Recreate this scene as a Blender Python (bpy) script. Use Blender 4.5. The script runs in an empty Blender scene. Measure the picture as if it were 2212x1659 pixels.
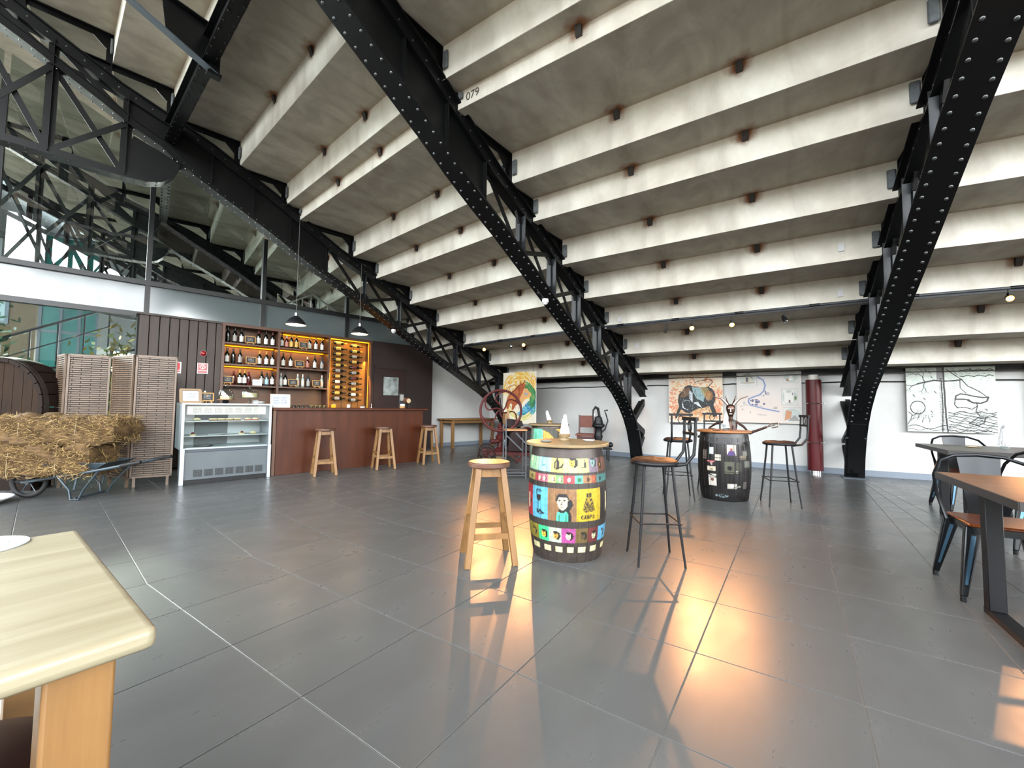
import bpy, math, random
import numpy as np
from mathutils import Vector, Matrix, Euler

SC = bpy.context.scene
COL = SC.collection
rad = math.radians
R = random.Random(7)

# ------------------------------------------------------------------ camera
CAM_H = 1.13
PITCH, ROLL = 0.05305, 0.01116
def make_camera():
    cp, sp, cr, sr = math.cos(PITCH), math.sin(PITCH), math.cos(ROLL), math.sin(ROLL)
    f = Vector((0, cp, sp)); u = Vector((0, -sp, cp)); x = Vector((1, 0, 0))
    X = cr*x + sr*u; U = -sr*x + cr*u
    cd = bpy.data.cameras.new('camera'); cd.sensor_width = 36.0
    cd.lens = 902.2/2212*36.0; cd.clip_start = 0.05; cd.clip_end = 400
    c = bpy.data.objects.new('camera', cd); COL.objects.link(c)
    M = Matrix((X, U, -f)).transposed().to_4x4(); M.translation = Vector((0, 0, CAM_H))
    c.matrix_world = M; SC.camera = c
make_camera()

# ------------------------------------------------------------------ world, sun, large lights, exposure
SC.view_settings.view_transform = 'Standard'
SC.view_settings.look = 'None'
SC.view_settings.gamma = 1.0
SC.view_settings.use_curve_mapping = False
SC.view_settings.exposure = 0.58
w = bpy.data.worlds.new('world'); SC.world = w; w.use_nodes = True
nt = w.node_tree; bg = nt.nodes['Background']
sky = nt.nodes.new('ShaderNodeTexSky'); sky.sky_type = 'NISHITA'
sky.sun_disc = False; sky.sun_elevation = rad(22); sky.sun_rotation = rad(-42)
sky.altitude = 50; sky.air_density = 1.0; sky.dust_density = 2.5; sky.ozone_density = 1.0
hs = nt.nodes.new('ShaderNodeHueSaturation'); hs.inputs['Saturation'].default_value = .15
nt.links.new(sky.outputs[0], hs.inputs['Color']); nt.links.new(hs.outputs[0], bg.inputs[0]); bg.inputs[1].default_value = 3.1
sun = bpy.data.lights.new('sun', 'SUN'); sun.energy = 14; sun.color = (1.0, .93, .8); sun.angle = rad(3)
so = bpy.data.objects.new('sun', sun); COL.objects.link(so)
SAZ, SEL = rad(-55), rad(20)
sdir = Vector((math.sin(SAZ)*math.cos(SEL), math.cos(SAZ)*math.cos(SEL), math.sin(SEL)))
so.rotation_euler = (-sdir).to_track_quat('-Z', 'Y').to_euler()
cy = SC.cycles
cy.max_bounces = 10; cy.diffuse_bounces = 5; cy.glossy_bounces = 4; cy.transmission_bounces = 8; cy.transparent_max_bounces = 16
cy.caustics_reflective = False; cy.caustics_refractive = False
cy.sample_clamp_indirect = 6.0; cy.use_denoising = True
try: cy.denoiser = 'OPENIMAGEDENOISE'
except Exception: pass

# ------------------------------------------------------------------ radial frame of the round building
OX, OY = 19.912, 31.199           # centre of the round building
A1, A2, A3 = 44.65, 52.15, 59.65  # directions of the three near arches
STEP = 7.5
HALF = rad(STEP/2)
def dr(a): a = rad(a); return Vector((math.cos(a), math.sin(a), 0))
def nn(a): a = rad(a); return Vector((-math.sin(a), math.cos(a), 0))
O = Vector((OX, OY, 0))
def pol(s, a, z=0.0, off=0.0):
    v = O - dr(a)*s + nn(a)*off; v.z = z; return v
def part_pt(t, off, z=0.0):        # partition frame: t along, off away from camera
    v = dr(A1)*t + nn(A1)*off; v.z = z; return v
PROT = rad(A1)                     # rotation whose local x runs along the partition, local y behind it

# ------------------------------------------------------------------ properties and linking
_labels = {}
def tag(o, label=None, cat=None, group=None, kind=None):
    if label:
        assert label not in _labels or group, label
        _labels[label] = 1; o['label'] = label
    if cat: o['category'] = cat
    if group: o['group'] = group
    if kind: o['kind'] = kind
    return o
def thing(name, label, cat, loc=(0, 0, 0), rz=0.0, group=None):
    o = bpy.data.objects.new(name, None); COL.objects.link(o)
    o.empty_display_size = .1
    o.location = loc; o.rotation_euler = (0, 0, rz)
    return tag(o, label, cat, group)
def put(name, me, parent=None, loc=(0, 0, 0), rot=(0, 0, 0)):
    o = bpy.data.objects.new(name, me); COL.objects.link(o)
    if parent is not None: o.parent = parent
    o.location = loc; o.rotation_euler = rot
    return o
_kids = {}
def copy_tree(o, parent=None):
    c = o.copy(); COL.objects.link(c)
    if parent is not None:
        c.parent = parent; c.matrix_parent_inverse = o.matrix_parent_inverse.copy()
    for ch in list(o.children): copy_tree(ch, c)
    return c

# ------------------------------------------------------------------ mesh builder
class MB:
    def __init__(s): s.V = []; s.F = []; s.M = []; s.S = []; s.mi = 0
    def add(s, V, F, smooth=False):
        b = len(s.V); s.V += [tuple(v) for v in V]
        for f in F: s.F.append([b+i for i in f]); s.M.append(s.mi); s.S.append(smooth)
        return s
    def box(s, x0, y0, z0, x1, y1, z1):
        V = [(x0,y0,z0),(x1,y0,z0),(x1,y1,z0),(x0,y1,z0),(x0,y0,z1),(x1,y0,z1),(x1,y1,z1),(x0,y1,z1)]
        return s.add(V, [(3,2,1,0),(4,5,6,7),(0,1,5,4),(1,2,6,5),(2,3,7,6),(3,0,4,7)])
    def bar(s, p, q, w, h, up=(0,0,1), w2=None, h2=None):
        p, q = Vector(p), Vector(q); d = (q-p).normalized(); up = Vector(up)
        x = d.cross(up)
        if x.length < 1e-4: x = d.cross(Vector((0,1,0)))
        x.normalize(); y = x.cross(d).normalized()
        w2 = w if w2 is None else w2; h2 = h if h2 is None else h2
        V = []
        for c, a, b in ((p, w/2, h/2), (q, w2/2, h2/2)):
            for sx, sy in ((-1,-1),(1,-1),(1,1),(-1,1)): V.append(c + x*sx*a + y*sy*b)
        return s.add(V, [(3,2,1,0),(4,5,6,7),(0,1,5,4),(1,2,6,5),(2,3,7,6),(3,0,4,7)])
    def tube(s, pts, r, seg=8, closed=False):
        pts = [Vector(p) for p in pts]; n = len(pts); V = []; F = []
        rr = r if isinstance(r, (list, tuple)) else [r]*n
        nrm = None
        for i in range(n):
            if closed: d = pts[(i+1) % n]-pts[i-1]
            else: d = pts[min(i+1, n-1)]-pts[max(i-1, 0)]
            d.normalize()
            if nrm is None:
                a = Vector((0,0,1)) if abs(d.z) < .9 else Vector((1,0,0)); nrm = d.cross(a).normalized()
            else:
                nrm = (nrm - d*nrm.dot(d))
                nrm = nrm.normalized() if nrm.length > 1e-6 else d.orthogonal().normalized()
            b = d.cross(nrm)
            for k in range(seg):
                t = 2*math.pi*k/seg; V.append(pts[i] + (nrm*math.cos(t)+b*math.sin(t))*rr[i])
        m = n if closed else n-1
        for i in range(m):
            for k in range(seg):
                a = i*seg+k; b2 = i*seg+(k+1) % seg; j = ((i+1) % n)*seg
                F.append((a, b2, j+(k+1) % seg, j+k))
        s.add(V, F, True)
        if not closed:
            s.add(V[:seg], [tuple(reversed(range(seg)))]); s.add(V[-seg:], [tuple(range(seg))])
        return s
    def lathe(s, prof, seg=24, c=(0,0,0), ax='z', a0=0.0, a1=2*math.pi, smooth=True):
        V = []; F = []; full = abs(a1-a0-2*math.pi) < 1e-6; m = seg if full else seg+1
        for r, z in prof:
            for k in range(m):
                t = a0+(a1-a0)*k/seg; x, y = r*math.cos(t), r*math.sin(t)
                if ax == 'z': v = (x, y, z)
                elif ax == 'y': v = (x, z, y)
                else: v = (z, x, y)
                V.append((v[0]+c[0], v[1]+c[1], v[2]+c[2]))
        for i in range(len(prof)-1):
            for k in range(seg):
                k2 = (k+1) % m
                f = (i*m+k, i*m+k2, (i+1)*m+k2, (i+1)*m+k)
                F.append(f if ax != 'y' else f[::-1])
        return s.add(V, F, smooth)
    def disc(s, r, z0, z1, seg=24, c=(0,0,0), ax='z', bev=0.0):
        p = [(0, z0), (r-bev, z0), (r, z0+bev), (r, z1-bev), (r-bev, z1), (0, z1)] if bev else [(0, z0), (r, z0), (r, z1), (0, z1)]
        return s.lathe(p, seg, c, ax, smooth=False)
    def ball(s, r, c=(0,0,0), seg=12, ring=8, sc=(1,1,1)):
        V = []; F = []
        for i in range(ring+1):
            p = math.pi*i/ring
            for k in range(seg):
                t = 2*math.pi*k/seg
                V.append((c[0]+sc[0]*r*math.sin(p)*math.cos(t), c[1]+sc[1]*r*math.sin(p)*math.sin(t), c[2]+sc[2]*r*math.cos(p)))
        for i in range(ring):
            for k in range(seg):
                F.append((i*seg+k, (i+1)*seg+k, (i+1)*seg+(k+1) % seg, i*seg+(k+1) % seg))
        return s.add(V, F, True)
    def prism(s, poly, t0, t1, plane='xz'):     # poly in plane, extruded along the third axis
        n = len(poly); V = []
        for t in (t0, t1):
            for a, b in poly:
                V.append({'xz': (a, t, b), 'xy': (a, b, t), 'yz': (t, a, b)}[plane])
        F = [tuple(range(n)), tuple(range(2*n-1, n-1, -1))]
        for i in range(n): j = (i+1) % n; F.append((i, n+i, n+j, j))
        return s.add(V, F)
    def xf(s, M, start=0):
        s.V[start:] = [tuple(M @ Vector(v)) for v in s.V[start:]]
        return s
    def me(s, name, *mats):
        m = bpy.data.meshes.new(name); m.from_pydata([tuple(v) for v in s.V], [], [tuple(f) for f in s.F])
        for x in mats: m.materials.append(x)
        m.polygons.foreach_set('material_index', s.M)
        m.polygons.foreach_set('use_smooth', s.S)
        m.update(); fix_normals(m); m.set_sharp_from_angle(angle=rad(42))
        return m
    def build(s, name, mat, parent=None, loc=(0,0,0), rot=(0,0,0)):
        mats = mat if isinstance(mat, (list, tuple)) else (mat,)
        return put(name, s.me(name, *mats), parent, loc, rot)
import bmesh
def fix_normals(m):
    bm = bmesh.new(); bm.from_mesh(m); bmesh.ops.remove_doubles(bm, verts=bm.verts, dist=1e-6)
    bmesh.ops.recalc_face_normals(bm, faces=bm.faces); bm.to_mesh(m); bm.free()
def bevel(m, wd=.004, seg=2):
    bm = bmesh.new(); bm.from_mesh(m)
    bmesh.ops.bevel(bm, geom=[e for e in bm.edges if e.calc_face_angle(0) > .6], offset=wd, segments=seg, affect='EDGES', profile=.6)
    bm.to_mesh(m); bm.free(); return m

# ------------------------------------------------------------------ materials
ALB = .62          # overall reflectance level of the painted and wooden surfaces
def lin(c): return tuple((x/12.92 if x <= .04045 else ((x+.055)/1.055)**2.4) for x in c)
def hx(h): return lin(tuple(int(h[i:i+2], 16)/255 for i in (0, 2, 4)))
_m = {}
def mat(name, col, rough=.5, metal=0.0, vary=None, scale=8.0, stretch=(1,1,1), bump=0.0, bscale=None,
        emit=None, estr=0.0, spec=.5, coat=0.0, rvar=0.0, detail=6.0, rand=0.0, vcol=False, trans=0.0, alpha=1.0, ior=1.45, dist=0.0, k=None):
    if name in _m: return _m[name]
    k = (ALB if metal < .8 else 1.0) if k is None else k
    m = bpy.data.materials.new(name); m.use_nodes = True; N = m.node_tree; L = N.links
    b = N.nodes['Principled BSDF']; c = hx(col) if isinstance(col, str) else col
    c = tuple(v*k for v in c)
    b.inputs['Base Color'].default_value = (*c, 1); b.inputs['Roughness'].default_value = rough
    b.inputs['Metallic'].default_value = metal; b.inputs['Specular IOR Level'].default_value = spec
    b.inputs['Coat Weight'].default_value = coat; b.inputs['Coat Roughness'].default_value = .08
    b.inputs['Transmission Weight'].default_value = trans; b.inputs['Alpha'].default_value = alpha; b.inputs['IOR'].default_value = ior
    src = None
    tc = N.nodes.new('ShaderNodeTexCoord'); mp = N.nodes.new('ShaderNodeMapping'); mp.inputs['Scale'].default_value = stretch
    L.new(tc.outputs['Object'], mp.inputs[0])
    if vary or rvar:
        nz = N.nodes.new('ShaderNodeTexNoise'); nz.inputs['Scale'].default_value = scale; nz.inputs['Detail'].default_value = detail
        nz.inputs['Roughness'].default_value = .62; nz.inputs['Distortion'].default_value = dist
        L.new(mp.outputs[0], nz.inputs[0])
    if vary:
        rp = N.nodes.new('ShaderNodeValToRGB'); e = rp.color_ramp.elements
        c2 = tuple(v*k for v in (hx(vary) if isinstance(vary, str) else vary))
        e[0].position = .32; e[0].color = (*c, 1); e[1].position = .68; e[1].color = (*c2, 1)
        L.new(nz.outputs[0], rp.inputs[0]); src = rp.outputs[0]
    if vcol:
        a = N.nodes.new('ShaderNodeAttribute'); a.attribute_name = 'paint'; src = a.outputs['Color']
    if rand:
        oi = N.nodes.new('ShaderNodeObjectInfo'); hs = N.nodes.new('ShaderNodeHueSaturation')
        mr = N.nodes.new('ShaderNodeMapRange'); mr.inputs[3].default_value = 1-rand; mr.inputs[4].default_value = 1+rand
        L.new(oi.outputs['Random'], mr.inputs[0]); L.new(mr.outputs[0], hs.inputs['Value'])
        if src: L.new(src, hs.inputs['Color'])
        else: hs.inputs['Color'].default_value = (*c, 1)
        src = hs.outputs[0]
    if src: L.new(src, b.inputs['Base Color'])
    if rvar:
        mr = N.nodes.new('ShaderNodeMapRange'); mr.inputs[1].default_value = .3; mr.inputs[2].default_value = .7
        mr.inputs[3].default_value = max(0, rough-rvar); mr.inputs[4].default_value = min(1, rough+rvar)
        L.new(nz.outputs[0], mr.inputs[0]); L.new(mr.outputs[0], b.inputs['Roughness'])
    if bump:
        n2 = N.nodes.new('ShaderNodeTexNoise'); n2.inputs['Scale'].default_value = bscale or scale*4; n2.inputs['Detail'].default_value = 5
        L.new(mp.outputs[0], n2.inputs[0]); bp = N.nodes.new('ShaderNodeBump'); bp.inputs['Strength'].default_value = bump
        bp.inputs['Distance'].default_value = .01; L.new(n2.outputs[0], bp.inputs['Height']); L.new(bp.outputs[0], b.inputs['Normal'])
    if emit:
        b.inputs['Emission Color'].default_value = (*hx(emit), 1); b.inputs['Emission Strength'].default_value = estr
    _m[name] = m; return m

def concrete_mat(nm='concrete', c1='cbc7b9', c2='b3ab9b', mul=.5):
    m = mat(nm, c1, .85, vary=c2, k=1.0, scale=1.3, bump=.2, bscale=24, detail=7, dist=.8)
    N = m.node_tree; L = N.links; b = N.nodes['Principled BSDF']
    src = b.inputs['Base Color'].links[0].from_socket
    tc = N.nodes.new('ShaderNodeTexCoord'); sp = N.nodes.new('ShaderNodeSeparateXYZ'); L.new(tc.outputs['Object'], sp.inputs[0])
    def math_(op, a, b_=None, c=None):
        n = N.nodes.new('ShaderNodeMath'); n.operation = op
        for i, v in enumerate((a, b_, c)):
            if v is None: continue
            if isinstance(v, (int, float)): n.inputs[i].default_value = v
            else: L.new(v, n.inputs[i])
        return n.outputs[0]
    # streaks running down the risers / blotches on the soffits
    mp = N.nodes.new('ShaderNodeMapping'); mp.inputs['Scale'].default_value = (1.0, 2.2, .7); L.new(tc.outputs['Object'], mp.inputs[0])
    n1 = N.nodes.new('ShaderNodeTexNoise'); n1.inputs['Scale'].default_value = 1.1; n1.inputs['Detail'].default_value = 6; n1.inputs['Distortion'].default_value = 1.0; L.new(mp.outputs[0], n1.inputs[0])
    r1 = N.nodes.new('ShaderNodeValToRGB'); r1.color_ramp.elements[0].position = .35; r1.color_ramp.elements[0].color = (.62, .59, .56, 1)
    r1.color_ramp.elements[1].position = .6; r1.color_ramp.elements[1].color = (1.05, 1.05, 1.03, 1); L.new(n1.outputs[0], r1.inputs[0])
    mx = N.nodes.new('ShaderNodeMix'); mx.data_type = 'RGBA'; mx.blend_type = 'MULTIPLY'; mx.inputs[0].default_value = mul
    L.new(src, mx.inputs[6]); L.new(r1.outputs[0], mx.inputs[7]); src = mx.outputs[2]
    # rust stain around the two steel clips at y = +-.62 at the origin line of each unit
    ay = math_('ABSOLUTE', sp.outputs[1]); dy = math_('SUBTRACT', ay, .62)
    d2 = math_('ADD', math_('MULTIPLY', dy, dy), math_('ADD', math_('MULTIPLY', sp.outputs[0], sp.outputs[0]), math_('MULTIPLY', sp.outputs[2], sp.outputs[2])))
    n3 = N.nodes.new('ShaderNodeTexNoise'); n3.inputs['Scale'].default_value = 9; L.new(tc.outputs['Object'], n3.inputs[0])
    d = math_('ADD', math_('SQRT', d2), math_('MULTIPLY', math_('SUBTRACT', n3.outputs[0], .5), .16))
    mr = N.nodes.new('ShaderNodeMapRange'); mr.inputs[1].default_value = .15; mr.inputs[2].default_value = .045; L.new(d, mr.inputs[0])
    m2 = N.nodes.new('ShaderNodeMix'); m2.data_type = 'RGBA'; L.new(mr.outputs[0], m2.inputs[0]); L.new(src, m2.inputs[6]); m2.inputs[7].default_value = (*hx('6a3a18'), 1)
    # thin rusty line along the joint of riser and soffit
    jr = math_('SQRT', math_('ADD', math_('MULTIPLY', sp.outputs[0], sp.outputs[0]), math_('MULTIPLY', sp.outputs[2], sp.outputs[2])))
    m4 = N.nodes.new('ShaderNodeMapRange'); m4.inputs[1].default_value = .13; m4.inputs[2].default_value = .0; m4.inputs[4].default_value = .5; L.new(math_('ADD', jr, math_('MULTIPLY', n3.outputs[0], .08)), m4.inputs[0])
    m3 = N.nodes.new('ShaderNodeMix'); m3.data_type = 'RGBA'; L.new(m4.outputs[0], m3.inputs[0]); L.new(m2.outputs[2], m3.inputs[6]); m3.inputs[7].default_value = (*hx('8a6a48'), 1)
    L.new(m3.outputs[2], b.inputs['Base Color'])
    return m
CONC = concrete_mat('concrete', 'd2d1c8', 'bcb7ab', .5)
CONS = concrete_mat('concrete_soffit', 'b5aea2', '958d80', .6)  # browner soiled undersides, with part of their shade put into the colour
STEEL = mat('black_painted_steel', '0f1011', .42, 0.0, vary='090a0b', spec=.28, scale=3, rvar=.08, bump=.04, bscale=40)
RIVM = mat('glossy_highlit_rivet', '4a4e50', .22, .3, spec=.8)  # lighter than the arch steel: rivet highlights put into the colour
STEELP = mat('semi_gloss_sky_lit_steel', '22262a', .35, spec=.4)  # black steel of the posts lightened to carry the sky's sheen
STEELG = mat('grey_painted_steel', '5c6670', .45, vary='4a545c', scale=5)
GROUT = mat('grey_mortar', '767c80', .9, vary='5f6468', scale=14, bump=.5, bscale=60)
RUST = mat('rusty_steel_clip', '3c342e', .8, vary='2a2320', scale=30, bump=.4, bscale=80)
TILE = mat('dark_grey_porcelain', '535453', .30, vary='4b4c4b', scale=1.6, stretch=(1,2.5,1), rvar=.05, rand=.05, spec=.55, k=.95)
JOINT = mat('tile_joint', '8f8e88', .9)
WHITE = mat('white_plaster', 'dfe0dd', .85, vary='d2d3d0', scale=1.5)
GREYB = mat('grey_baseboard_paint', '8793a0', .5)
WDARK = mat('dark_maroon_boards', '241310', .55, vary='1c0f0c', scale=3, stretch=(6,6,.5))
WBAR = mat('reddish_brown_veneer', '57290f', .42, vary='451f0b', scale=2.2, stretch=(5,5,.5), rvar=.06, spec=.3)
WSHELF = mat('walnut_shelving', '5e3c29', .4, vary='4d2f20', scale=2.5, stretch=(.6,5,5))
WSHELFB = mat('walnut_back_panel', '6a4526', .45, vary='5a381d', scale=2.5, stretch=(.6,5,5))
WOAK = mat('light_oak', '98703f', .45, vary='7c5830', scale=3.0, stretch=(4,4,.4), bump=.1, bscale=20)
WOAKX = mat('light_oak_top', 'b3ab90', .36, vary='9c9276', scale=2.4, stretch=(.45,5,5), bump=.06, bscale=14, dist=.8)
WSEAT = mat('dark_turned_seat_wood', '6b4634', .35, vary='54362a', scale=4, stretch=(1,5,1))
WSEATT = mat('orange_lit_seat_top', 'b58252', .32, vary='a06f42', scale=3, stretch=(1,6,1))  # orange spot light on the seat put into the wood colour
WLID = mat('barrel_lid_wood', '9c8660', .4, vary='7d694a', scale=3, stretch=(1,8,1), bump=.08)
BLACKM = mat('black_wrought_iron', '131417', .45, spec=.3)
LEATH = mat('dark_brown_seat_pad', '3c251b', .55, spec=.3, vary='2c1a13', scale=10, bump=.4, bscale=18)
REDP = mat('oxide_red_cast_iron', '5c1f1b', .55, spec=.3, vary='431715', scale=10, bump=.15)
DIRTM = mat('dirty_dark_machine_iron', '2a1613', .6, spec=.25, vary='1c100e', scale=8, bump=.2)
CHROME = mat('bright_chrome', 'd8d8d8', .15, 1.0)
WHITEP = mat('white_paper', 'eef0f2', .7)
WHITEM = mat('white_enamel', 'e3e6e8', .3)
TISSUE = mat('white_tissue', 'd6d8d9', .9, bump=.3, bscale=30)
GREYM = mat('grey_metal_panel', '626b70', .4, vary='596267', scale=3)
ALU = mat('aluminium_edge', 'c4ccd2', .35, .4)
WICK = mat('dark_wicker', '3b2b20', .6, vary='281c14', scale=30, bump=.6, bscale=70)
CHALK = mat('black_chalkboard', '1d1f20', .7)
PINE = mat('pine_easel', 'c79c5e', .55, vary='b5894c', scale=6, stretch=(5,5,1))
AMBER = mat('amber_led_strip', 'ffb040', .4, emit='ff960c', estr=3)
BULB = mat('hot_halogen_lamp', 'ffd9a0', .4, emit='ffa040', estr=14)
BULBW = mat('white_lamp_inside', 'fff4d8', .4, emit='fff2cc', estr=5)
PAINT = mat('hand_paint', 'ffffff', .55, vcol=True)
PAINTG = mat('glossy_hand_paint', 'ffffff', .35, vcol=True, spec=.3, coat=.08)
STRAW = mat('hay', '7e6238', .85, vary='4e3a22', scale=14, stretch=(1,1,3), bump=.6, bscale=60)
STRAWL = mat('pale_hay_stalk', 'b39660', .7, rand=.2)
REDS = mat('fire_red_enamel', 'b80f1c', .4)
def glass_mat(name, col, rough=0.0, refl=.08, rs=1.0):
    if name in _m: return _m[name]
    m = bpy.data.materials.new(name); m.use_nodes = True; N = m.node_tree; L = N.links
    for n in list(N.nodes):
        if n.type != 'OUTPUT_MATERIAL': N.nodes.remove(n)
    out = [n for n in N.nodes if n.type == 'OUTPUT_MATERIAL'][0]
    t = N.nodes.new('ShaderNodeBsdfTransparent'); t.inputs[0].default_value = (*hx(col), 1)
    g = N.nodes.new('ShaderNodeBsdfGlossy'); g.inputs['Roughness'].default_value = rough
    fr = N.nodes.new('ShaderNodeFresnel'); fr.inputs[0].default_value = 1.5
    ad = N.nodes.new('ShaderNodeMath'); ad.operation = 'ADD'; ad.inputs[1].default_value = refl; ad.use_clamp = True
    L.new(fr.outputs[0], ad.inputs[0])
    ge = N.nodes.new('ShaderNodeNewGeometry'); iv = N.nodes.new('ShaderNodeMath'); iv.operation = 'SUBTRACT'; iv.inputs[0].default_value = rs; iv.use_clamp = True; L.new(ge.outputs['Backfacing'], iv.inputs[1])
    ml = N.nodes.new('ShaderNodeMath'); ml.operation = 'MULTIPLY'; L.new(ad.outputs[0], ml.inputs[0]); L.new(iv.outputs[0], ml.inputs[1])   # only the near face of a pane reflects
    mx = N.nodes.new('ShaderNodeMixShader'); L.new(ml.outputs[0], mx.inputs[0]); L.new(t.outputs[0], mx.inputs[1]); L.new(g.outputs[0], mx.inputs[2])
    L.new(mx.outputs[0], out.inputs[0]); _m[name] = m; return m
GLASS = glass_mat('clear_window_glass', 'dde4e2', 0.0, refl=.14)
GLASSC = glass_mat('untinted_window_glass', 'f0f4f3', 0.0, refl=0.0, rs=.1)
GLASST = glass_mat('tinted_lower_glass', 'd0dad8', 0.0, refl=-.01, rs=.08)
GLASSF = glass_mat('clear_case_glass', 'f0f5f5', 0.03, refl=.0, rs=.3)
GLASSD = glass_mat('clear_glassware', 'e4eaea', 0.03, refl=.08, rs=.8)
def frosted_mat():
    m = bpy.data.materials.new('frosted_glass_band'); m.use_nodes = True; N = m.node_tree; L = N.links
    for n in list(N.nodes):
        if n.type != 'OUTPUT_MATERIAL': N.nodes.remove(n)
    out = [n for n in N.nodes if n.type == 'OUTPUT_MATERIAL'][0]
    t = N.nodes.new('ShaderNodeBsdfTranslucent'); t.inputs[0].default_value = (.13, .16, .17, 1)
    d = N.nodes.new('ShaderNodeBsdfDiffuse'); d.inputs[0].default_value = (.15, .18, .18, 1)
    g = N.nodes.new('ShaderNodeBsdfGlossy'); g.inputs['Roughness'].default_value = .12
    m1 = N.nodes.new('ShaderNodeMixShader'); m1.inputs[0].default_value = .45; L.new(t.outputs[0], m1.inputs[1]); L.new(d.outputs[0], m1.inputs[2])
    m2 = N.nodes.new('ShaderNodeMixShader'); m2.inputs[0].default_value = .07; L.new(m1.outputs[0], m2.inputs[1]); L.new(g.outputs[0], m2.inputs[2])
    L.new(m2.outputs[0], out.inputs[0]); return m
FROST = frosted_mat()

# ------------------------------------------------------------------ little raster painter for hand-painted surfaces
class Cv:
    def __init__(s, W, H, bg='ffffff'):
        s.W, s.H = W, H; s.a = np.zeros((H, W, 3)); s.a[:] = s.c(bg)
        s.Y, s.X = np.mgrid[0:H, 0:W]; s.Y = (s.Y+.5)/H; s.X = (s.X+.5)/W; s.asp = W/H
    def c(s, h): return np.array([int(h[i:i+2], 16)/255 for i in (0, 2, 4)])
    def put(s, m, h, al=1.0):
        m = np.clip(m, 0, 1)[..., None]*al; s.a = s.a*(1-m)+s.c(h)*m
    def rect(s, x0, y0, x1, y1, h, al=1): s.put(((s.X >= x0) & (s.X < x1) & (s.Y >= y0) & (s.Y < y1)).astype(float), h, al)
    def ell(s, cx, cy_, rx, ry, h, al=1, rot=0, soft=0.0):
        dx, dy = (s.X-cx), (s.Y-cy_); c, q = math.cos(rot), math.sin(rot)
        u = (dx*c+dy*q)/rx; v = (-dx*q+dy*c)/ry; d = np.sqrt(u*u+v*v)
        s.put((d < 1).astype(float) if not soft else np.clip((1+soft-d)/soft, 0, 1), h, al)
    def ring(s, cx, cy_, rx, ry, w_, h, al=1):
        u = (s.X-cx)/rx; v = (s.Y-cy_)/ry; d = np.sqrt(u*u+v*v); s.put((np.abs(d-1) < w_).astype(float), h, al)
    def line(s, pts, w_, h, al=1, taper=False):
        for i in range(len(pts)-1):
            (x0, y0), (x1, y1) = pts[i], pts[i+1]; ww = w_*(1-.7*i/len(pts)) if taper else w_
            dx, dy = (x1-x0)*s.asp, (y1-y0); L2 = dx*dx+dy*dy+1e-12
            t = np.clip((((s.X-x0)*s.asp)*dx+(s.Y-y0)*dy)/L2, 0, 1)
            d = np.sqrt(((s.X-x0)*s.asp-t*dx)**2+((s.Y-y0)-t*dy)**2)
            s.put(np.clip((ww-d)/(.35/s.H)+.5, 0, 1), h, al)
    def poly(s, P, h, al=1):
        m = np.zeros(s.X.shape, bool); n = len(P)
        for i in range(n):
            x0, y0 = P[i]; x1, y1 = P[(i+1) % n]
            if y0 == y1: continue
            c = ((s.Y > min(y0, y1)) & (s.Y <= max(y0, y1)) & (s.X < (s.Y-y0)*(x1-x0)/(y1-y0)+x0)); m ^= c
        s.put(m.astype(float), h, al)
    def noise(s, amt, sc=12, seed=1):
        r = np.random.RandomState(seed); g = r.rand(sc+2, sc+2)
        y = s.Y*sc; x = s.X*sc; yi = y.astype(int); xi = x.astype(int); fy = y-yi; fx = x-xi
        v = (g[yi, xi]*(1-fx)+g[yi, xi+1]*fx)*(1-fy)+(g[yi+1, xi]*(1-fx)+g[yi+1, xi+1]*fx)*fy
        s.a = np.clip(s.a*(1+amt*(v[..., None]-.5)*2), 0, 1)
    def strokes(s, n, fn, seed=0):
        r = random.Random(seed)
        for _ in range(n): fn(r)
    def sample(s, u, v):      # u right, v down in 0..1
        x = np.clip((np.asarray(u)*s.W).astype(int), 0, s.W-1); y = np.clip((np.asarray(v)*s.H).astype(int), 0, s.H-1)
        c = s.a[y, x]; return np.where(c <= .04045, c/12.92, ((c+.055)/1.055)**2.4)*.56
GLY = {'C': [[(1,.15),(.6,0),(.1,.2),(0,.5),(.1,.8),(.6,1),(1,.85)]], 'A': [[(0,1),(.5,0),(1,1)],[(.2,.6),(.8,.6)]],
 'M': [[(0,1),(.05,0),(.5,.6),(.95,0),(1,1)]], 'P': [[(0,1),(0,0),(.8,.05),(.9,.3),(.7,.5),(0,.5)]], 'O': [[(.5,0),(.05,.25),(.05,.75),(.5,1),(.95,.75),(.95,.25),(.5,0)]],
 '0': [[(.5,0),(.1,.25),(.1,.75),(.5,1),(.9,.75),(.9,.25),(.5,0)]], '7': [[(0,0),(1,0),(.4,1)]], '9': [[(.9,.35),(.5,.5),(.1,.3),(.4,0),(.9,.1),(.9,.6),(.6,1)]]}
def text_cv(cv, s, x, y, w_, h_, lw, col, gap=.35):
    n = len(s); cw = w_/(n+(n-1)*gap)
    for i, ch in enumerate(s):
        x0 = x+i*cw*(1+gap)
        for st in GLY.get(ch, []): cv.line([(x0+px*cw, y+py*h_) for px, py in st], lw, col)
def squiggle(cv, x, y, w_, h_, lw, col, seed=0, al=1):
    r = random.Random(seed); n = max(6, int(w_/h_*2.2))
    cv.line([(x+w_*i/n, y+h_*(r.random())) for i in range(n+1)], lw, col, al)
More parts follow.
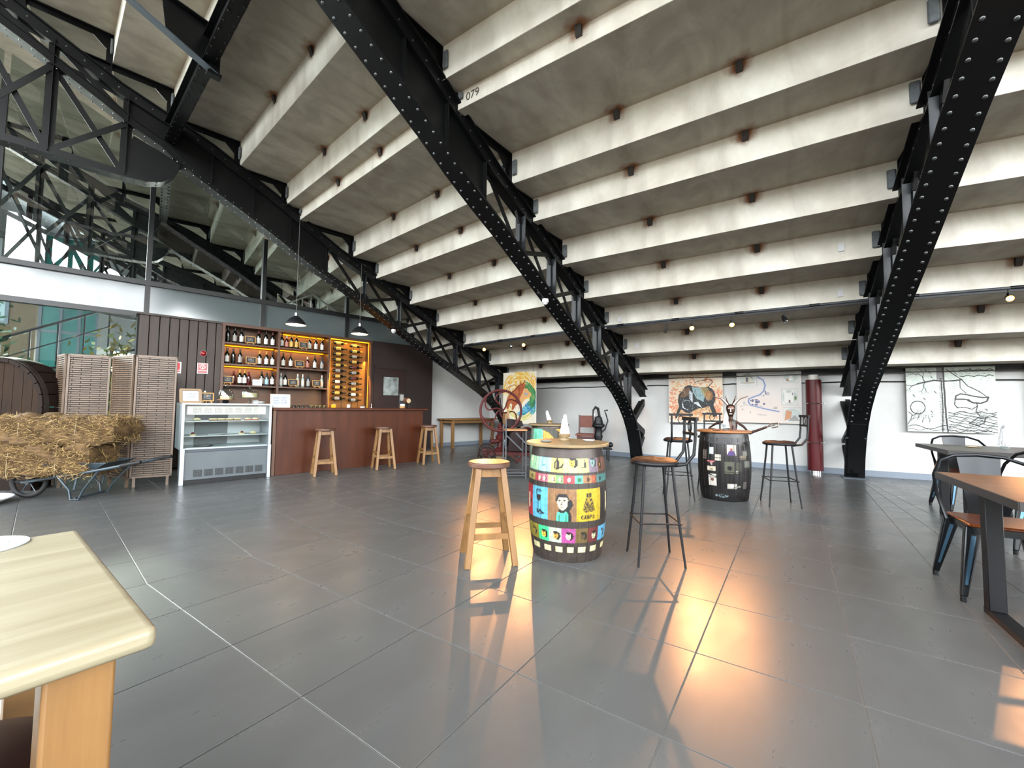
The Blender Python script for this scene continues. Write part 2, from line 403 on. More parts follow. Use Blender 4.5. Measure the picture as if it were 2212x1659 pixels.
def paint_mesh(name, V, F, cols, mats, smooth=False):
    m = bpy.data.meshes.new(name); m.from_pydata(V, [], F)
    a = m.color_attributes.new('paint', 'FLOAT_COLOR', 'POINT')
    c = np.ones((len(V), 4), np.float32); c[:, :3] = cols; a.data.foreach_set('color', c.ravel())
    for x in (mats if isinstance(mats, (list, tuple)) else (mats,)): m.materials.append(x)
    if smooth: m.polygons.foreach_set('use_smooth', [True]*len(F))
    m.update(); return m
def painted_panel(name, cv, w_, h_, parent, loc=(0,0,0), rot=(0,0,0), th=.004, res=None, m=None):
    """panel in the local xz plane, face towards -y; grid fine enough to carry the paint"""
    nx = res[0] if res else cv.W; nz = res[1] if res else cv.H
    us, vs = np.linspace(0, 1, nx+1), np.linspace(0, 1, nz+1)
    U, Vv = np.meshgrid(us, vs); V = [(-w_/2+u*w_, 0, h_-v*h_) for u, v in zip(U.ravel(), Vv.ravel())]
    cols = cv.sample(U.ravel(), Vv.ravel()); F = []
    for j in range(nz):
        for i in range(nx):
            a = j*(nx+1)+i; F.append((a, a+nx+1, a+nx+2, a+1))
    b = len(V); V += [(-w_/2, 0, 0), (w_/2, 0, 0), (w_/2, 0, h_), (-w_/2, 0, h_), (-w_/2, th, 0), (w_/2, th, 0), (w_/2, th, h_), (-w_/2, th, h_)]
    F += [(b+4, b+7, b+6, b+5), (b, b+4, b+5, b+1), (b+1, b+5, b+6, b+2), (b+2, b+6, b+7, b+3), (b+3, b+7, b+4, b)]
    cols = np.vstack([cols, np.tile(np.array([.8, .8, .78]), (8, 1))])
    return put(name, paint_mesh(name, V, F, cols, m or PAINT), parent, loc, rot)
# ------------------------------------------------------------------ floor
TAN = math.tan(HALF)
AXES = [48.4, 55.9, 63.4, 70.9, 78.4]
AXES_OUT = [40.9, 33.4, 25.9, 18.4, 10.9, 3.4]
def part_box(mb, t0, o0, z0, t1, o1, z1): return mb.box(t0, o0, z0, t1, o1, z1)
floor = MB().box(-14, -24, -.25, 9.5, 9.68, -.004).build('floor', JOINT, None, (0, 0, 0), (0, 0, PROT)); tag(floor, kind='structure')
def clip(P, a, b, c):      # keep a*x+b*y <= c
    Q = []
    for i in range(len(P)):
        p, q = P[i], P[(i+1) % len(P)]; dp = a*p[0]+b*p[1]-c; dq = a*q[0]+b*q[1]-c
        if dp <= 0: Q.append(p)
        if dp*dq < 0: t = dp/(dp-dq); Q.append((p[0]+t*(q[0]-p[0]), p[1]+t*(q[1]-p[1])))
    return Q
tiles = []
G = .0025; TS = .6
for ax in [40.9]+AXES[:4]:
    rz = rad(ax+180); ca, sa = math.cos(rz), math.sin(rz)
    for i in range(-15, 9):
        s0 = 36.06+TS*i
        if s0+TS < 27.6: continue
        for j in range(-5, 5):
            y0 = TS*j
            P = [(s0+G, y0+G), (s0+TS-G, y0+G), (s0+TS-G, y0+TS-G), (s0+G, y0+TS-G)]
            P = clip(P, -TAN, 1, -G); P = clip(P, -TAN, -1, -G) if P else P
            if len(P) < 3: continue
            W = [(OX+x*ca-y*sa, OY+x*sa+y*ca) for x, y in P]
            na, off = nn(A1), 9.6
            W = clip(W, na.x, na.y, off)
            if len(W) < 3: continue
            cx = sum(p[0] for p in W)/len(W); cyy = sum(p[1] for p in W)/len(W)
            full = len(P) == 4 and len(W) == 4 and abs(P[1][0]-P[0][0]-TS+2*G) < 1e-6 and abs(P[2][1]-P[1][1]-TS+2*G) < 1e-6 and abs(P[3][0]-P[0][0]) < 1e-6
            infr = cyy > .8 and -1.45 < cx/max(cyy, .1) < 1.45
            tiles.append((math.hypot(cx, cyy)+(0 if infr else 100), W, cx, cyy, rz, full))
tiles.sort(key=lambda t: t[0])
def tile_mesh(W, nm='tile'):
    n = len(W); b = .0015
    cx = sum(p[0] for p in W)/n; cyy = sum(p[1] for p in W)/n
    V = [(x, y, -.012) for x, y in W]+[(x, y, -.001) for x, y in W]
    V += [(x-(x-cx)*b/.3, y-(y-cyy)*b/.3, 0) for x, y in W]
    F = [tuple(range(2*n, 3*n))]
    for k in range(n):
        l = (k+1) % n; F += [(k, l, n+l, n+k), (n+k, n+l, 2*n+l, 2*n+k)]
    m = bpy.data.meshes.new(nm); m.from_pydata(V, [], F); m.materials.append(TILE); fix_normals(m); return m
sq = tile_mesh([(-.3+G, -.3+G), (.3-G, -.3+G), (.3-G, .3-G), (-.3+G, .3-G)])
rest = MB()
for k, (d, W, cx, cyy, rz, full) in enumerate(tiles):
    if k < 295 and d < 90:
        if full: put('tile', sq, floor, (0, 0, 0)).matrix_local = Matrix.Rotation(-PROT, 4, 'Z') @ Matrix.Translation((cx, cyy, 0)) @ Matrix.Rotation(rz, 4, 'Z')
        else:
            o = put('tile', tile_mesh([(x-cx, y-cyy) for x, y in W]), floor)
            o.matrix_local = Matrix.Rotation(-PROT, 4, 'Z') @ Matrix.Translation((cx, cyy, 0))
    else:
        n = len(W); rest.add([(x, y, -.01) for x, y in W]+[(x, y, 0) for x, y in W], [tuple(range(n, 2*n))]+[(q, (q+1) % n, n+(q+1) % n, n+q) for q in range(n)])
o = rest.build('far_tiles', TILE, floor); o.matrix_local = Matrix.Rotation(-PROT, 4, 'Z'); tag(o, kind='stuff')
PAVE = mat('sunlit_outdoor_paving', 'a0a29c', .8, vary='8f918c', scale=1.2)
g = MB().box(-60, -60, -.5, 60, 60, -.02).build('ground', PAVE); tag(g, kind='structure')

# ------------------------------------------------------------------ stepped concrete underside of the stands
STEPS = [(27.2, 1.5, 1.865), (28.25, 1.865, 2.17), (28.9, 2.22, 2.57), (29.75, 2.60, 2.95), (30.55, 3.0, 3.33), (31.27, 3.4, 3.73), (32.08, 3.8, 4.08),
         (32.58, 4.12, 4.50), (33.6, 4.55, 4.72), (33.84, 4.74, 5.10), (34.58, 5.15, 5.55), (35.48, 5.57, 5.97), (36.17, 6.0, 6.38),
         (37.0, 6.42, 6.8), (37.8, 6.84, 7.2), (38.6, 7.25, 7.6), (39.4, 7.65, 8.0), (40.2, 8.05, 8.4), (41.0, 8.45, 8.8)]
CH = math.cos(HALF)
_b = [(STEPS[i][2]+STEPS[i+1][1])/2 for i in range(len(STEPS)-1)]      # heights where soffit and next riser meet
STEPS = [(s, STEPS[0][1] if i == 0 else _b[i-1], _b[i] if i < len(_b) else t) for i, (s, b, t) in enumerate(STEPS)]
ceiling = bpy.data.objects.new('ceiling', None); COL.objects.link(ceiling); tag(ceiling, kind='structure')
clip_me = MB().prism([(-.0, -.10), (.022, -.085), (.045, -.01), (.045, .008), (-.0, .008)], -.032, .032, 'xz').me('steel_clip', RUST)
for i in range(len(STEPS)-1):
    s0, b0, t0 = STEPS[i]; s1, b1, t1 = STEPS[i+1]; ap = s0*CH; ln = (s1-s0)*CH
    prof = [(0, b0-t0), (0, 0), (ln-.002, 0), (ln-.002, .1), (-.14, .1), (-.14, b0-t0+.04)]
    V = []; F = []
    # cut the unit in three along its length so that it reads as cast pieces, with a hair joint between sectors
    ys = [-1, 1]
    for sg in ys:
        for x, z in prof: V.append((x, sg*((ap+x)*TAN-.004), z))
    n = len(prof); F = [tuple(range(n)), tuple(range(2*n-1, n-1, -1))]+[(q, n+q, n+(q+1) % n, (q+1) % n) for q in range(n)]
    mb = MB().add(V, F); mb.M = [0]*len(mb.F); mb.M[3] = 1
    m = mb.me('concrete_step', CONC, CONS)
    bevel(m, .003, 1)
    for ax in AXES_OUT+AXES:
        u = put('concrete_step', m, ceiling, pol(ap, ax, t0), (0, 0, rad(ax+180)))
        if i >= 1 and ax in (40.9, 48.4, 55.9, 63.4) and i <= 12:
            for sg in (-.62, .62): put('steel_clip', clip_me, u, (0, sg, 0))
# numbers cast into one riser
cu = bpy.data.curves.new('cast_numbers', 'FONT'); cu.body = '079'; cu.size = .13; cu.extrude = .002
nb = bpy.data.objects.new('cast_numbers', cu); COL.objects.link(nb); cu.materials.append(mat('dark_stencil', '6a655c', .9))
nb.parent = ceiling; nb.location = Vector(pol(33.6*CH+.004, 55.9, 4.585)) + Vector((math.sin(rad(55.9)), -math.cos(rad(55.9)), 0))*-2.02
nb.rotation_euler = (rad(90), 0, rad(55.9-90))

# ------------------------------------------------------------------ arena wall (inner, low end of the stands)
for ax, y0 in ((48.4, None), (55.9, None), (63.4, None), (70.9, None), (78.4, None), (40.9, -.2)):
    hw = 27.6*TAN
    ya = -hw if y0 is None else y0; 
    b = MB().box(-.25, -hw, 0, 0, hw, 1.8)
    if ax == 40.9: b = MB().box(-.25, -hw*.55, 0, 0, hw, 1.8)
    wl = b.build('wall_arena', WHITE, None, pol(27.6, ax), (0, 0, rad(ax+180))); tag(wl, kind='structure')
    bb = MB().box(0, -hw*(.55 if ax == 40.9 else 1), 0, .015, hw, .1).build('baseboard_arena', GREYB, None, pol(27.6, ax), (0, 0, rad(ax+180))); tag(bb, kind='structure')
    tr = MB().box(0, -hw, 1.76, .1, hw, 1.775).box(0, -hw, 1.835, .1, hw, 1.85).box(.0, -hw, 1.775, .012, hw, 1.835).build('trim_steel_channel', STEEL, None, pol(27.6, ax), (0, 0, rad(ax+180)))
    tag(tr, kind='structure')

# ------------------------------------------------------------------ partition: glass wall, boarded wall, dark wall, white wall
def pw(name, mb, m, kind='structure', label=None, cat=None, parent=None):
    o = mb.build(name, m, parent, (0, 0, 0), (0, 0, PROT if parent is None else 0)); tag(o, label, cat, None, kind); return o
pw('wall_white_side', MB().box(6.22, 9.6, 0, 8.75, 9.75, 2.62), WHITE)
pw('baseboard_side', MB().box(6.22, 9.585, 0, 8.75, 9.6, .1), GREYB)
pw('trim_side_top', MB().box(6.22, 9.6, 2.62, 9.4, 9.75, 4.2), CONC)
dw = pw('wall_dark_boards', MB().box(4.5, 9.28, 0, 6.22, 9.6, 2.63), WDARK)
bw = bpy.data.objects.new('wall_boarded', None); COL.objects.link(bw); bw.rotation_euler = (0, 0, PROT); tag(bw, kind='structure')
nb_ = 9
for k in range(nb_):
    t0 = .42+(1.62-.42)*k/nb_; t1 = .42+(1.62-.42)*(k+1)/nb_
    m = bevel(MB().box(t0+.006, 9.30, 0, t1-.006, 9.33, 2.6).me('board', WDARK_ := mat('brown_grey_boards', '453a33', .6, vary='3c322c', scale=4, stretch=(6, 6, .5))), .003, 1)
    put('board', m, bw)
MB().box(.40, 9.33, 0, 1.62, 9.6, 2.6).build('backing', mat('board_gap', '0e0c0b', .9), bw)
MB().box(.39, 9.27, 2.6, 1.64, 9.62, 2.625).build('capping', WDARK_, bw)
# steel frame of the glazing
FR = mat('black_window_frame', '15171a', .4)
fr = MB()
for t in (-4.7, -2.95, -1.2, .52, 2.3, 4.03, 5.78): fr.box(t-.035, 9.56, 0 if t < .4 else 2.6, t+.035, 9.68, 6.6-.42*max(0, t+1.2)*.75)
fr2 = MB().box(-8, 9.55, 2.60, 6.4, 9.69, 2.68).box(-8, 9.55, 3.16, 6.4, 9.69, 3.24)
wf = pw('window_1', fr2, FR)
for t in (-4.7, -2.95, -1.2, .52, 2.3, 4.03, 5.78):
    top = {-4.7: 7.5, -2.95: 6.7, -1.2: 6.0, .52: 5.3, 2.3: 4.5, 4.03: 3.75, 5.78: 3.3}[t]
    MB().box(t-.035, 9.56, 0 if t < .4 or t == .52 else 2.6, t+.035, 9.68, top).build('mullion', FR, wf)
edges = [-8, -4.7, -2.95, -1.2, .52, 2.3, 4.03, 5.78]
for a, b in zip(edges[:-1], edges[1:]):
    ta, tb = a+.035, b-.035
    if b <= .6: MB().box(ta, 9.61, .02, tb, 9.625, 2.6).build('pane', GLASST if b > -1 else GLASSC, wf)
    za, zb = 5.6-.44*(a-.5), 5.6-.44*(b-.5)
    za, zb = max(3.3, min(za, 8.2)), max(3.3, min(zb, 8.2))
    MB().add([(ta, 9.61, 3.24), (tb, 9.61, 3.24), (tb, 9.61, zb), (ta, 9.61, za), (ta, 9.625, 3.24), (tb, 9.625, 3.24), (tb, 9.625, zb), (ta, 9.625, za)],
             [(0,1,2,3), (7,6,5,4), (0,4,5,1), (1,5,6,2), (2,6,7,3), (3,7,4,0)]).build('pane', GLASS, wf)
    MB().box(ta, 9.61, 2.68, tb, 9.625, 3.16).build('frosted_pane', FROST, wf)

# ------------------------------------------------------------------ riveted steel arches
FL = [(28.05, 0), (28.14, .33), (28.28, .64), (28.46, .9), (28.7, 1.15), (29.05, 1.42), (29.5, 1.66), (29.95, 1.9), (30.4, 2.13), (30.8, 2.34), (31.2, 2.55), (31.7, 2.82), (32.2, 3.1),
      (32.7, 3.37), (33.18, 3.6), (33.6, 3.82), (34.0, 4.06), (34.4, 4.28), (34.8, 4.49), (35.13, 4.67), (35.36, 4.82)]
MID = [(35.36, 4.82), (35.6, 5.0), (35.92, 5.14), (36.24, 5.33), (36.54, 5.5), (36.95, 5.74), (37.4, 5.97), (38.2, 6.4), (39.0, 6.8), (40.0, 7.3)]
CURL = [(35.36, 4.88), (35.39, 4.7), (35.46, 4.57), (35.57, 4.46), (35.73, 4.4), (36.0, 4.38), (36.3, 4.385), (36.55, 4.4), (36.85, 4.4), (37.15, 4.4), (37.6, 4.42), (38.2, 4.46), (39.0, 4.6), (40.0, 4.9)]
TOPC = [(27.42, 1.40), (28.2, 1.83), (29.1, 2.32), (30.05, 2.82), (30.9, 3.26), (31.65, 3.63), (32.25, 3.90), (32.87, 4.18), (33.47, 4.52), (34.0, 4.83), (34.97, 5.32), (35.53, 5.53), (36.06, 5.72), (36.76, 6.08), (37.4, 6.4), (38.2, 6.8), (39.0, 7.2), (40.0, 7.75)]
S0 = 28.15
def interp(C, s): 
    for (a, b), (c, d) in zip(C[:-1], C[1:]):
        if a <= s <= c: return b+(d-b)*(s-a)/(c-a)
    return C[-1][1] if s > C[-1][0] else C[0][1]
def sweep(mb, C, w_, t0, t1, y0=None, y1=None):
    """solid following curve C in the xz plane; offset t0..t1 along the upward normal"""
    ya, yb = (-w_/2, w_/2) if y0 is None else (y0, y1)
    V = []; n = len(C)
    for i, (s, z) in enumerate(C):
        a, b = C[max(i-1, 0)], C[min(i+1, n-1)]; dx, dz = b[0]-a[0], b[1]-a[1]; L_ = math.hypot(dx, dz); nx, nz = -dz/L_, dx/L_
        for y, t in ((ya, t0), (yb, t0), (yb, t1), (ya, t1)): V.append((s-S0+nx*t, y, z+nz*t))
    F = [(3, 2, 1, 0), tuple(4*(n-1)+k for k in range(4))]
    for i in range(n-1):
        for k in range(4): F.append((4*i+k, 4*i+(k+1) % 4, 4*i+4+(k+1) % 4, 4*i+4+k))
    mb.add(V, F); return mb
def along(C, d0, step):
    out = []; acc = -d0
    for (a, b), (c, d) in zip(C[:-1], C[1:]):
        L_ = math.hypot(c-a, d-b); t = 0
        while acc+(L_-t) >= 0 and True:
            need = -acc
            if t+need > L_: break
            t += need; acc = -step
            out.append((a+(c-a)*t/L_, b+(d-b)*t/L_, (c-a)/L_, (d-b)/L_))
        acc += L_-t
    return out
AP = []     # (name, mesh, children placements) shared by all arches
def arch_parts():
    P = []
    m = MB(); sweep(m, FL, .27, 0, .016); P.append(('lower_flange', m.me('lower_flange', STEEL)))
    m = MB(); sweep(m, FL, 0, .016, .12, -.055, -.045); sweep(m, FL, 0, .016, .12, .045, .055); P.append(('lower_web', m.me('lower_web', STEEL)))
    m = MB(); sweep(m, TOPC, .21, .0, .014); sweep(m, TOPC, 0, -.13, 0, -.05, -.04); sweep(m, TOPC, 0, -.13, 0, .04, .05); sweep(m, TOPC, .15, -.144, -.13); P.append(('upper_chord', m.me('upper_chord', STEEL)))
    m = MB(); sweep(m, MID, .2, 0, .014); sweep(m, MID, 0, .014, .12, -.05, -.04); sweep(m, MID, 0, .014, .12, .04, .05); sweep(m, MID, .15, .12, .134); P.append(('middle_chord', m.me('middle_chord', STEEL)))
    m = MB(); sweep(m, CURL, .2, -.014, 0); sweep(m, CURL, 0, 0, .1, -.05, -.04); sweep(m, CURL, 0, 0, .1, .04, .05); P.append(('curved_bracket', m.me('curved_bracket', STEEL)))
    # solid web plate
    ss = [33.05+(35.45-33.05)*k/12 for k in range(13)]
    m = MB(); poly = [(s-S0, interp(FL, s)+.05) for s in ss if s < 35.36]+[(35.42-S0, 4.9), (35.45-S0, 5.4)]+[(s-S0, interp(TOPC, s)-.1) for s in reversed(ss)]
    V = [(x, y, z) for y in (-.01, .01) for x, z in poly]; n = len(poly)
    m.add(V, [tuple(range(n)), tuple(range(2*n-1, n-1, -1))]+[(q, n+q, n+(q+1) % n, (q+1) % n) for q in range(n)]); P.append(('web_plate', m.me('web_plate', STEEL)))
    m = MB(); pl_ = [(35.42, 4.9), (35.95, 5.25), (35.95, 5.58), (35.45, 5.42)]; m.prism([(a-S0, b) for a, b in pl_], -.012, .012, 'xz')
    P.append(('gusset_plate', m.me('gusset_plate', STEEL)))
    m = MB(); pl_ = [(35.38, 4.86), (35.42, 4.62), (35.6, 4.46), (36.1, 4.42), (35.9, 5.05), (35.6, 4.95)]; m.prism([(a-S0, b) for a, b in pl_], -.012, .012, 'xz')
    P.append(('gusset_plate', m.me('gusset_plate', STEEL)))
    # stiffeners of the plate
    for s in (33.1, 33.75, 34.35, 34.95):
        m = MB().box(s-S0-.006, -.07, interp(FL, s)+.1, s-S0+.006, .07, interp(TOPC, s)-.13); P.append(('stiffener', m.me('stiffener', STEEL)))
        m = MB(); m.bar((s-S0, -.013, interp(TOPC, s)-.16), (s-.6-S0, -.013, interp(FL, s-.6)+.14), .012, .02, (0, 1, 0)) if s > 33.2 else None
        if m.V: P.append(('crease_angle', m.me('crease_angle', STEEL)))
    # posts and diagonals of the open lattice
    nodes = [33.05, 32.3, 31.5, 30.72, 29.95, 29.2, 28.55]
    for k, s in enumerate(nodes[1:]):
        zb, zt = interp(FL, s)+.05, interp(TOPC, s)-.06
        m = MB().box(s-S0-.01, -.085, zb+.06, s-S0+.0, -.02, zt-.04).box(s-S0-.01, .02, zb+.06, s-S0, .085, zt-.04).box(s-S0-.035, -.012, zb, s-S0+.035, .012, zt)
        P.append(('post', m.me('post', STEELP)))
        for zz, sg in ((zb, 1), (zt, -1)):
            g_ = MB().prism([(s-S0-.17, zz-.17*.52), (s-S0+.17, zz+.17*.5), (s-S0+.05, zz+sg*.2), (s-S0-.05, zz+sg*.2)], -.018, .018, 'xz')
            P.append(('gusset_plate', g_.me('gusset_plate', STEEL)))
    for a, b in zip(nodes[:-1], nodes[1:]):
        m = MB().bar((a-S0, -.02, interp(TOPC, a)-.1), (b-S0, -.02, interp(FL, b)+.1), .065, .012, (0, 1, 0)); P.append(('diagonal', m.me('diagonal', STEEL)))
        if b < 31.6:
            m = MB().bar((b-S0, .02, interp(TOPC, b)-.1), (a-S0, .02, interp(FL, a)+.1), .065, .012, (0, 1, 0)); P.append(('diagonal', m.me('diagonal', STEEL)))
    # outer truss beyond the column line
    on = [35.98, 36.73, 37.5, 38.3, 39.1]
    for k, s in enumerate(on):
        zt, zm, zb = interp(TOPC, s)-.08, interp(MID, s)+.03, interp(CURL[3:], s)+.04
        m = MB().box(s-S0-.01, -.08, zm, s-S0, .08, zt).box(s-S0-.05, -.01, zm, s-S0+.05, .01, zt); P.append(('post', m.me('post', STEEL)))
        m = MB().box(s-S0-.01, -.08, zb, s-S0, .08, zm).box(s-S0-.06, -.01, zb, s-S0+.06, .01, zm); P.append(('post', m.me('post', STEEL)))
        if k:
            a = on[k-1]
            for (p, q, yy) in (((a, interp(TOPC, a)-.1), (s, interp(MID, s)+.1), -.02), ((a, interp(MID, a)+.1), (s, interp(TOPC, s)-.1), .02), ((a, interp(CURL[3:], a)+.05), (s, interp(MID, s)+.02), -.02), ((a, interp(MID, a)+.02), (s, interp(CURL[3:], s)+.05), .02)):
                m = MB().bar((p[0]-S0, yy, p[1]), (q[0]-S0, yy, q[1]), .07, .012, (0, 1, 0)); P.append(('diagonal', m.me('diagonal', STEEL)))
    # zigzag struts between the foot and the wall
    pts = [(27.5, 1.35), (27.62, 1.25), (28.28, .83), (27.66, .58), (27.7, .5), (28.12, .06)]
    for (a, b), (c, d) in ((pts[0], pts[2]), (pts[2], pts[3]), (pts[4], pts[5])):
        m = MB().bar((a-S0, 0, b), (c-S0, 0, d), .12, .07, (0, 1, 0)); m.bar((a-S0, -.05, b), (c-S0, -.05, d), .06, .11, (0, 1, 0)); P.append(('foot_strut', m.me('foot_strut', STEEL)))
    m = MB().prism([(28.07-S0, 0), (28.16-S0, .33), (28.3-S0, .64), (28.48-S0, .9), (28.4-S0, 1.0), (28.2-S0, .75), (28.05-S0, .5), (27.97-S0, 0)], -.1, .1, 'xz'); P.append(('foot_box', m.me('foot_box', STEEL)))
    m = MB(); sweep(m, [(28.3, .67), (28.31, .685)], .275, -.008, .0); P.append(('splice_plate', m.me('splice_plate', STEELG)))
    m = MB().box(-.22, -.17, 0, .03, .17, .015); P.append(('base_plate', m.me('base_plate', STEELG)))
    # stepped brackets that carry the risers, and mortar pads
    for (s, b, t) in STEPS[1:14]:
        zc = interp(TOPC, s); m = MB()
        m.box(s-S0+.0, -.06, min(zc, b), s-S0+.012, .06, t-.01).box(s-S0+.0, -.006, min(zc, b), s-S0+.07, .006, t-.01)
        # horizontal arm reaching the chord
        se = s
        while interp(TOPC, se) < t-.05 and se < 40: se += .02
        m.box(s-S0, -.06, t-.022, se-S0, .06, t-.01).box(s-S0, -.006, t-.085, se-S0, .006, t-.012)
        P.append(('step_bracket', m.me('step_bracket', STEEL)))
        g_ = MB().prism([(s-S0+.01, t-.02), (s-S0+.22, t-.02), (s-S0+.22, t-.08), (s-S0+.07, t-.22), (s-S0+.01, t-.22)], -.012, .012, 'xz'); P.append(('bracket_gusset', g_.me('bracket_gusset', STEEL)))
        for y0 in (-.15, .075):
            pm = MB().box(s-S0+.001, y0, b+.1, s-S0+.03, y0+.075, min(t-.03, b+.3)).me('mortar_pad', GROUT); bevel(pm, .01, 1); P.append(('mortar_pad', pm))
    return P
AP = arch_parts()
def rivet_mesh(r=.017, h=.010):
    return MB().lathe([(r, 0), (r*.86, h*.55), (r*.5, h*.9), (.0001, h)], 8).me('rivet', RIVM)
RV = rivet_mesh()
rl = []
for (s, z, dx, dz) in along(FL, .06, .125)[2:]:
    for y, ph in ((-.085, 0), (.085, .06)):
        rl.append((s+dx*ph, y, z+dz*ph, dx, dz))
labels_arch = {10.9-3.75: None}
def make_arch(a, label, rivets='parts'):
    sx = O - dr(a)*S0
    ar = thing('steel_arch', label, 'arch', (sx.x, sx.y, 0), rad(a+180))
    for nm, m in AP: put(nm, m, ar)
    if rivets == 'parts':
        for s, y, z, dx, dz in rl:
            ang = math.atan2(-dx, dz)   # outward-down normal
            o = put('rivet', RV, ar); nrm = Vector((dz, 0, -dx)); o.matrix_local = Matrix.Translation((s-S0, y, z)) @ nrm.to_track_quat('Z', 'Y').to_matrix().to_4x4()
    else:
        mb = MB()
        for s, y, z, dx, dz in rl:
            nrm = Vector((dz, 0, -dx)); T = Matrix.Translation((s-S0, y, z)) @ nrm.to_track_quat('Z', 'Y').to_matrix().to_4x4()
            st = len(mb.V); mb.lathe([(.017, 0), (.014, .006), (.0001, .010)], 6); mb.xf(T, st)
        tag(mb.build('rivets', RIVM, ar), kind='stuff')
    mb = MB()
    for C, y, up in ((CURL[1:], .06, -1), (TOPC, .07, 0), (MID, .07, -1), (FL, .05, 2)):
        for s, z, dx, dz in along(C, .1, .13 if up != 0 else .2):
            for sg in (-1, 1):
                if up == -1: nrm = Vector((dz, 0, -dx)); p = Vector((s-S0, y*sg, z))+nrm*.013
                elif up == 0: nrm = Vector((0, sg, 0)); p = Vector((s-S0, .05*sg, z-.06))
                else: nrm = Vector((0, sg, 0)); p = Vector((s-S0-dz*.07, .055*sg, z+dx*.07))
                T = Matrix.Translation(p) @ nrm.to_track_quat('Z', 'Y').to_matrix().to_4x4()
                st = len(mb.V); mb.lathe([(.014, 0), (.011, .006), (.0001, .009)], 6); mb.xf(T, st)
    tag(mb.build('small_rivets', RIVM, ar), kind='stuff')
    return ar
J1 = make_arch(A1, 'black riveted steel arch coming down behind the red flywheel, its upper end over the bar', 'stuff')
J2 = make_arch(A2, 'black riveted steel arch in the middle, its foot behind the front black bar stool', 'parts')
J3 = make_arch(A3-.07, 'black riveted steel arch at the right, its foot beside the dark red pipe', 'parts')
make_arch(A1-7.5, 'black riveted steel arch just behind the glass wall over the bar', 'stuff')
make_arch(A1-15, 'second black riveted steel arch behind the glass wall at the left', 'stuff')
make_arch(A1-22.5, 'farthest black riveted steel arch seen through the glass at the far left', 'stuff')

# circumferential purlins and the short ribs on them
def purlin(a, label, rib=True):
    p0, p1 = O-dr(a)*35.5, O-dr(a+STEP)*35.5; L_ = (p1-p0).length; ang = math.atan2((p1-p0).y, (p1-p0).x)
    t = thing('steel_purlin', label, 'beam', (p0.x, p0.y, 5.12), ang)
    m = MB(); n = 34      # gently dished bottom plates with rivets
    V = []; 
    for i in range(n+1):
        x = L_*i/n; z = .008*abs(math.sin(i*math.pi/2))
        for y in (-.07, .07): V += [(x, y, -z)]
    m.add(V, [(2*i, 2*i+1, 2*i+3, 2*i+2) for i in range(n)], True); m.box(0, -.07, .0, L_, .07, .012)
    m.build('bottom_flange', STEEL, t)
    MB().box(0, -.01, .01, L_, .01, .3).box(0, -.05, .01, L_, -.04, .07).box(0, .04, .01, L_, .05, .07).build('web', STEEL, t)
    MB().box(0, -.07, .3, L_, .07, .315).build('top_flange', STEEL, t)
    mb = MB()
    for i in range(int(L_/.16)):
        for y in (-.048, .048):
            st = len(mb.V); mb.lathe([(.015, 0), (.012, -.006), (.0001, -.011)], 6); mb.xf(Matrix.Translation((.08+i*.16, y, -.006)), st)
    tag(mb.build('rivets', STEEL, t), kind='stuff')
    return t
purlin(A1, 'black riveted purlin running up from the left arch to the top of the picture')
purlin(A2, 'black riveted purlin over the camera between the middle and right arches')
purlin(A1-7.5, 'black riveted purlin behind the glass wall at the upper left')
mid = A1+STEP/2
def rib(a, label):
    b0 = O-dr(a)*35.4*CH
    t = thing('steel_rib', label, 'beam', (b0.x, b0.y, 0), rad(a+180))
    C = [(0+S0, 5.0), (.5+S0, 5.22), (1.0+S0, 5.44), (2+S0, 5.9), (3+S0, 6.35), (4.6+S0, 7.1)]
    C2 = [(0+S0, 5.52), (.5+S0, 5.6), (1.0+S0, 5.75), (2+S0, 6.25), (3+S0, 6.7), (4.6+S0, 7.5)]
    m = MB(); sweep(m, C, .1, 0, .014); m.build('lower_flange', STEELG, t)
    m = MB(); sweep(m, C2, .16, 0, .014); m.build('upper_flange', STEEL, t)
    m = MB(); V = []
    poly = [(s-S0, z+.01) for s, z in C[:2]]+[(.55, 5.6)]+[(0, 5.52)]
    m.prism(poly, -.01, .01, 'xz').build('web_plate', STEEL, t)
    for k in range(1, 5):
        s = .5+.75*k; zb, zt = interp(C, s+S0), interp(C2, s+S0)
        MB().box(s-.03, -.02, zb, s+.03, .02, zt).build('post', STEEL, t)
        MB().bar((s, 0, zb), (s-.75, 0, interp(C2, s-.75+S0)), .06, .015, (0, 1, 0)).build('diagonal', STEEL, t)
    MB().box(-.02, -.05, 4.985, .12, .05, 5.02).box(-.0, -.04, 5.02, .1, .04, 5.3).build('shoe', STEEL, t)
rib(mid, 'short grey-edged steel rib resting on the purlin at the top left')
# horizontal tie pipes between the arches with the lamp track
def pipe_between(a, label, r=.02, z=2.62, s=29.75):
    p0, p1 = O-dr(a)*s, O-dr(a+STEP)*s; L_ = (p1-p0).length; ang = math.atan2((p1-p0).y, (p1-p0).x)
    t = thing('lamp_pipe', label, 'pipe', (p0.x, p0.y, z), ang)
    MB().tube([(0, 0, 0), (L_, 0, 0)], r, 10).build('tube', mat('grey_pipe', '3a3f44', .45), t)
    for k in range(4): MB().tube([(.3+k*.95, 0, 0), (.42+k*.95, 0, 0)], r*1.25, 10).build('clamp', STEEL, t)
    MB().box(.1, -.012, -.045, L_-.1, .012, -.02).build('track', BLACKM, t)
    return t, p0, ang
PIPES = {}
for a, lb in ((A1, 'grey lamp pipe spanning from the left arch to the middle arch'), (A2, 'grey lamp pipe spanning from the middle arch to the right arch'), (A3, 'grey lamp pipe running off the right edge past the right arch')):
    PIPES[a] = pipe_between(a, lb)
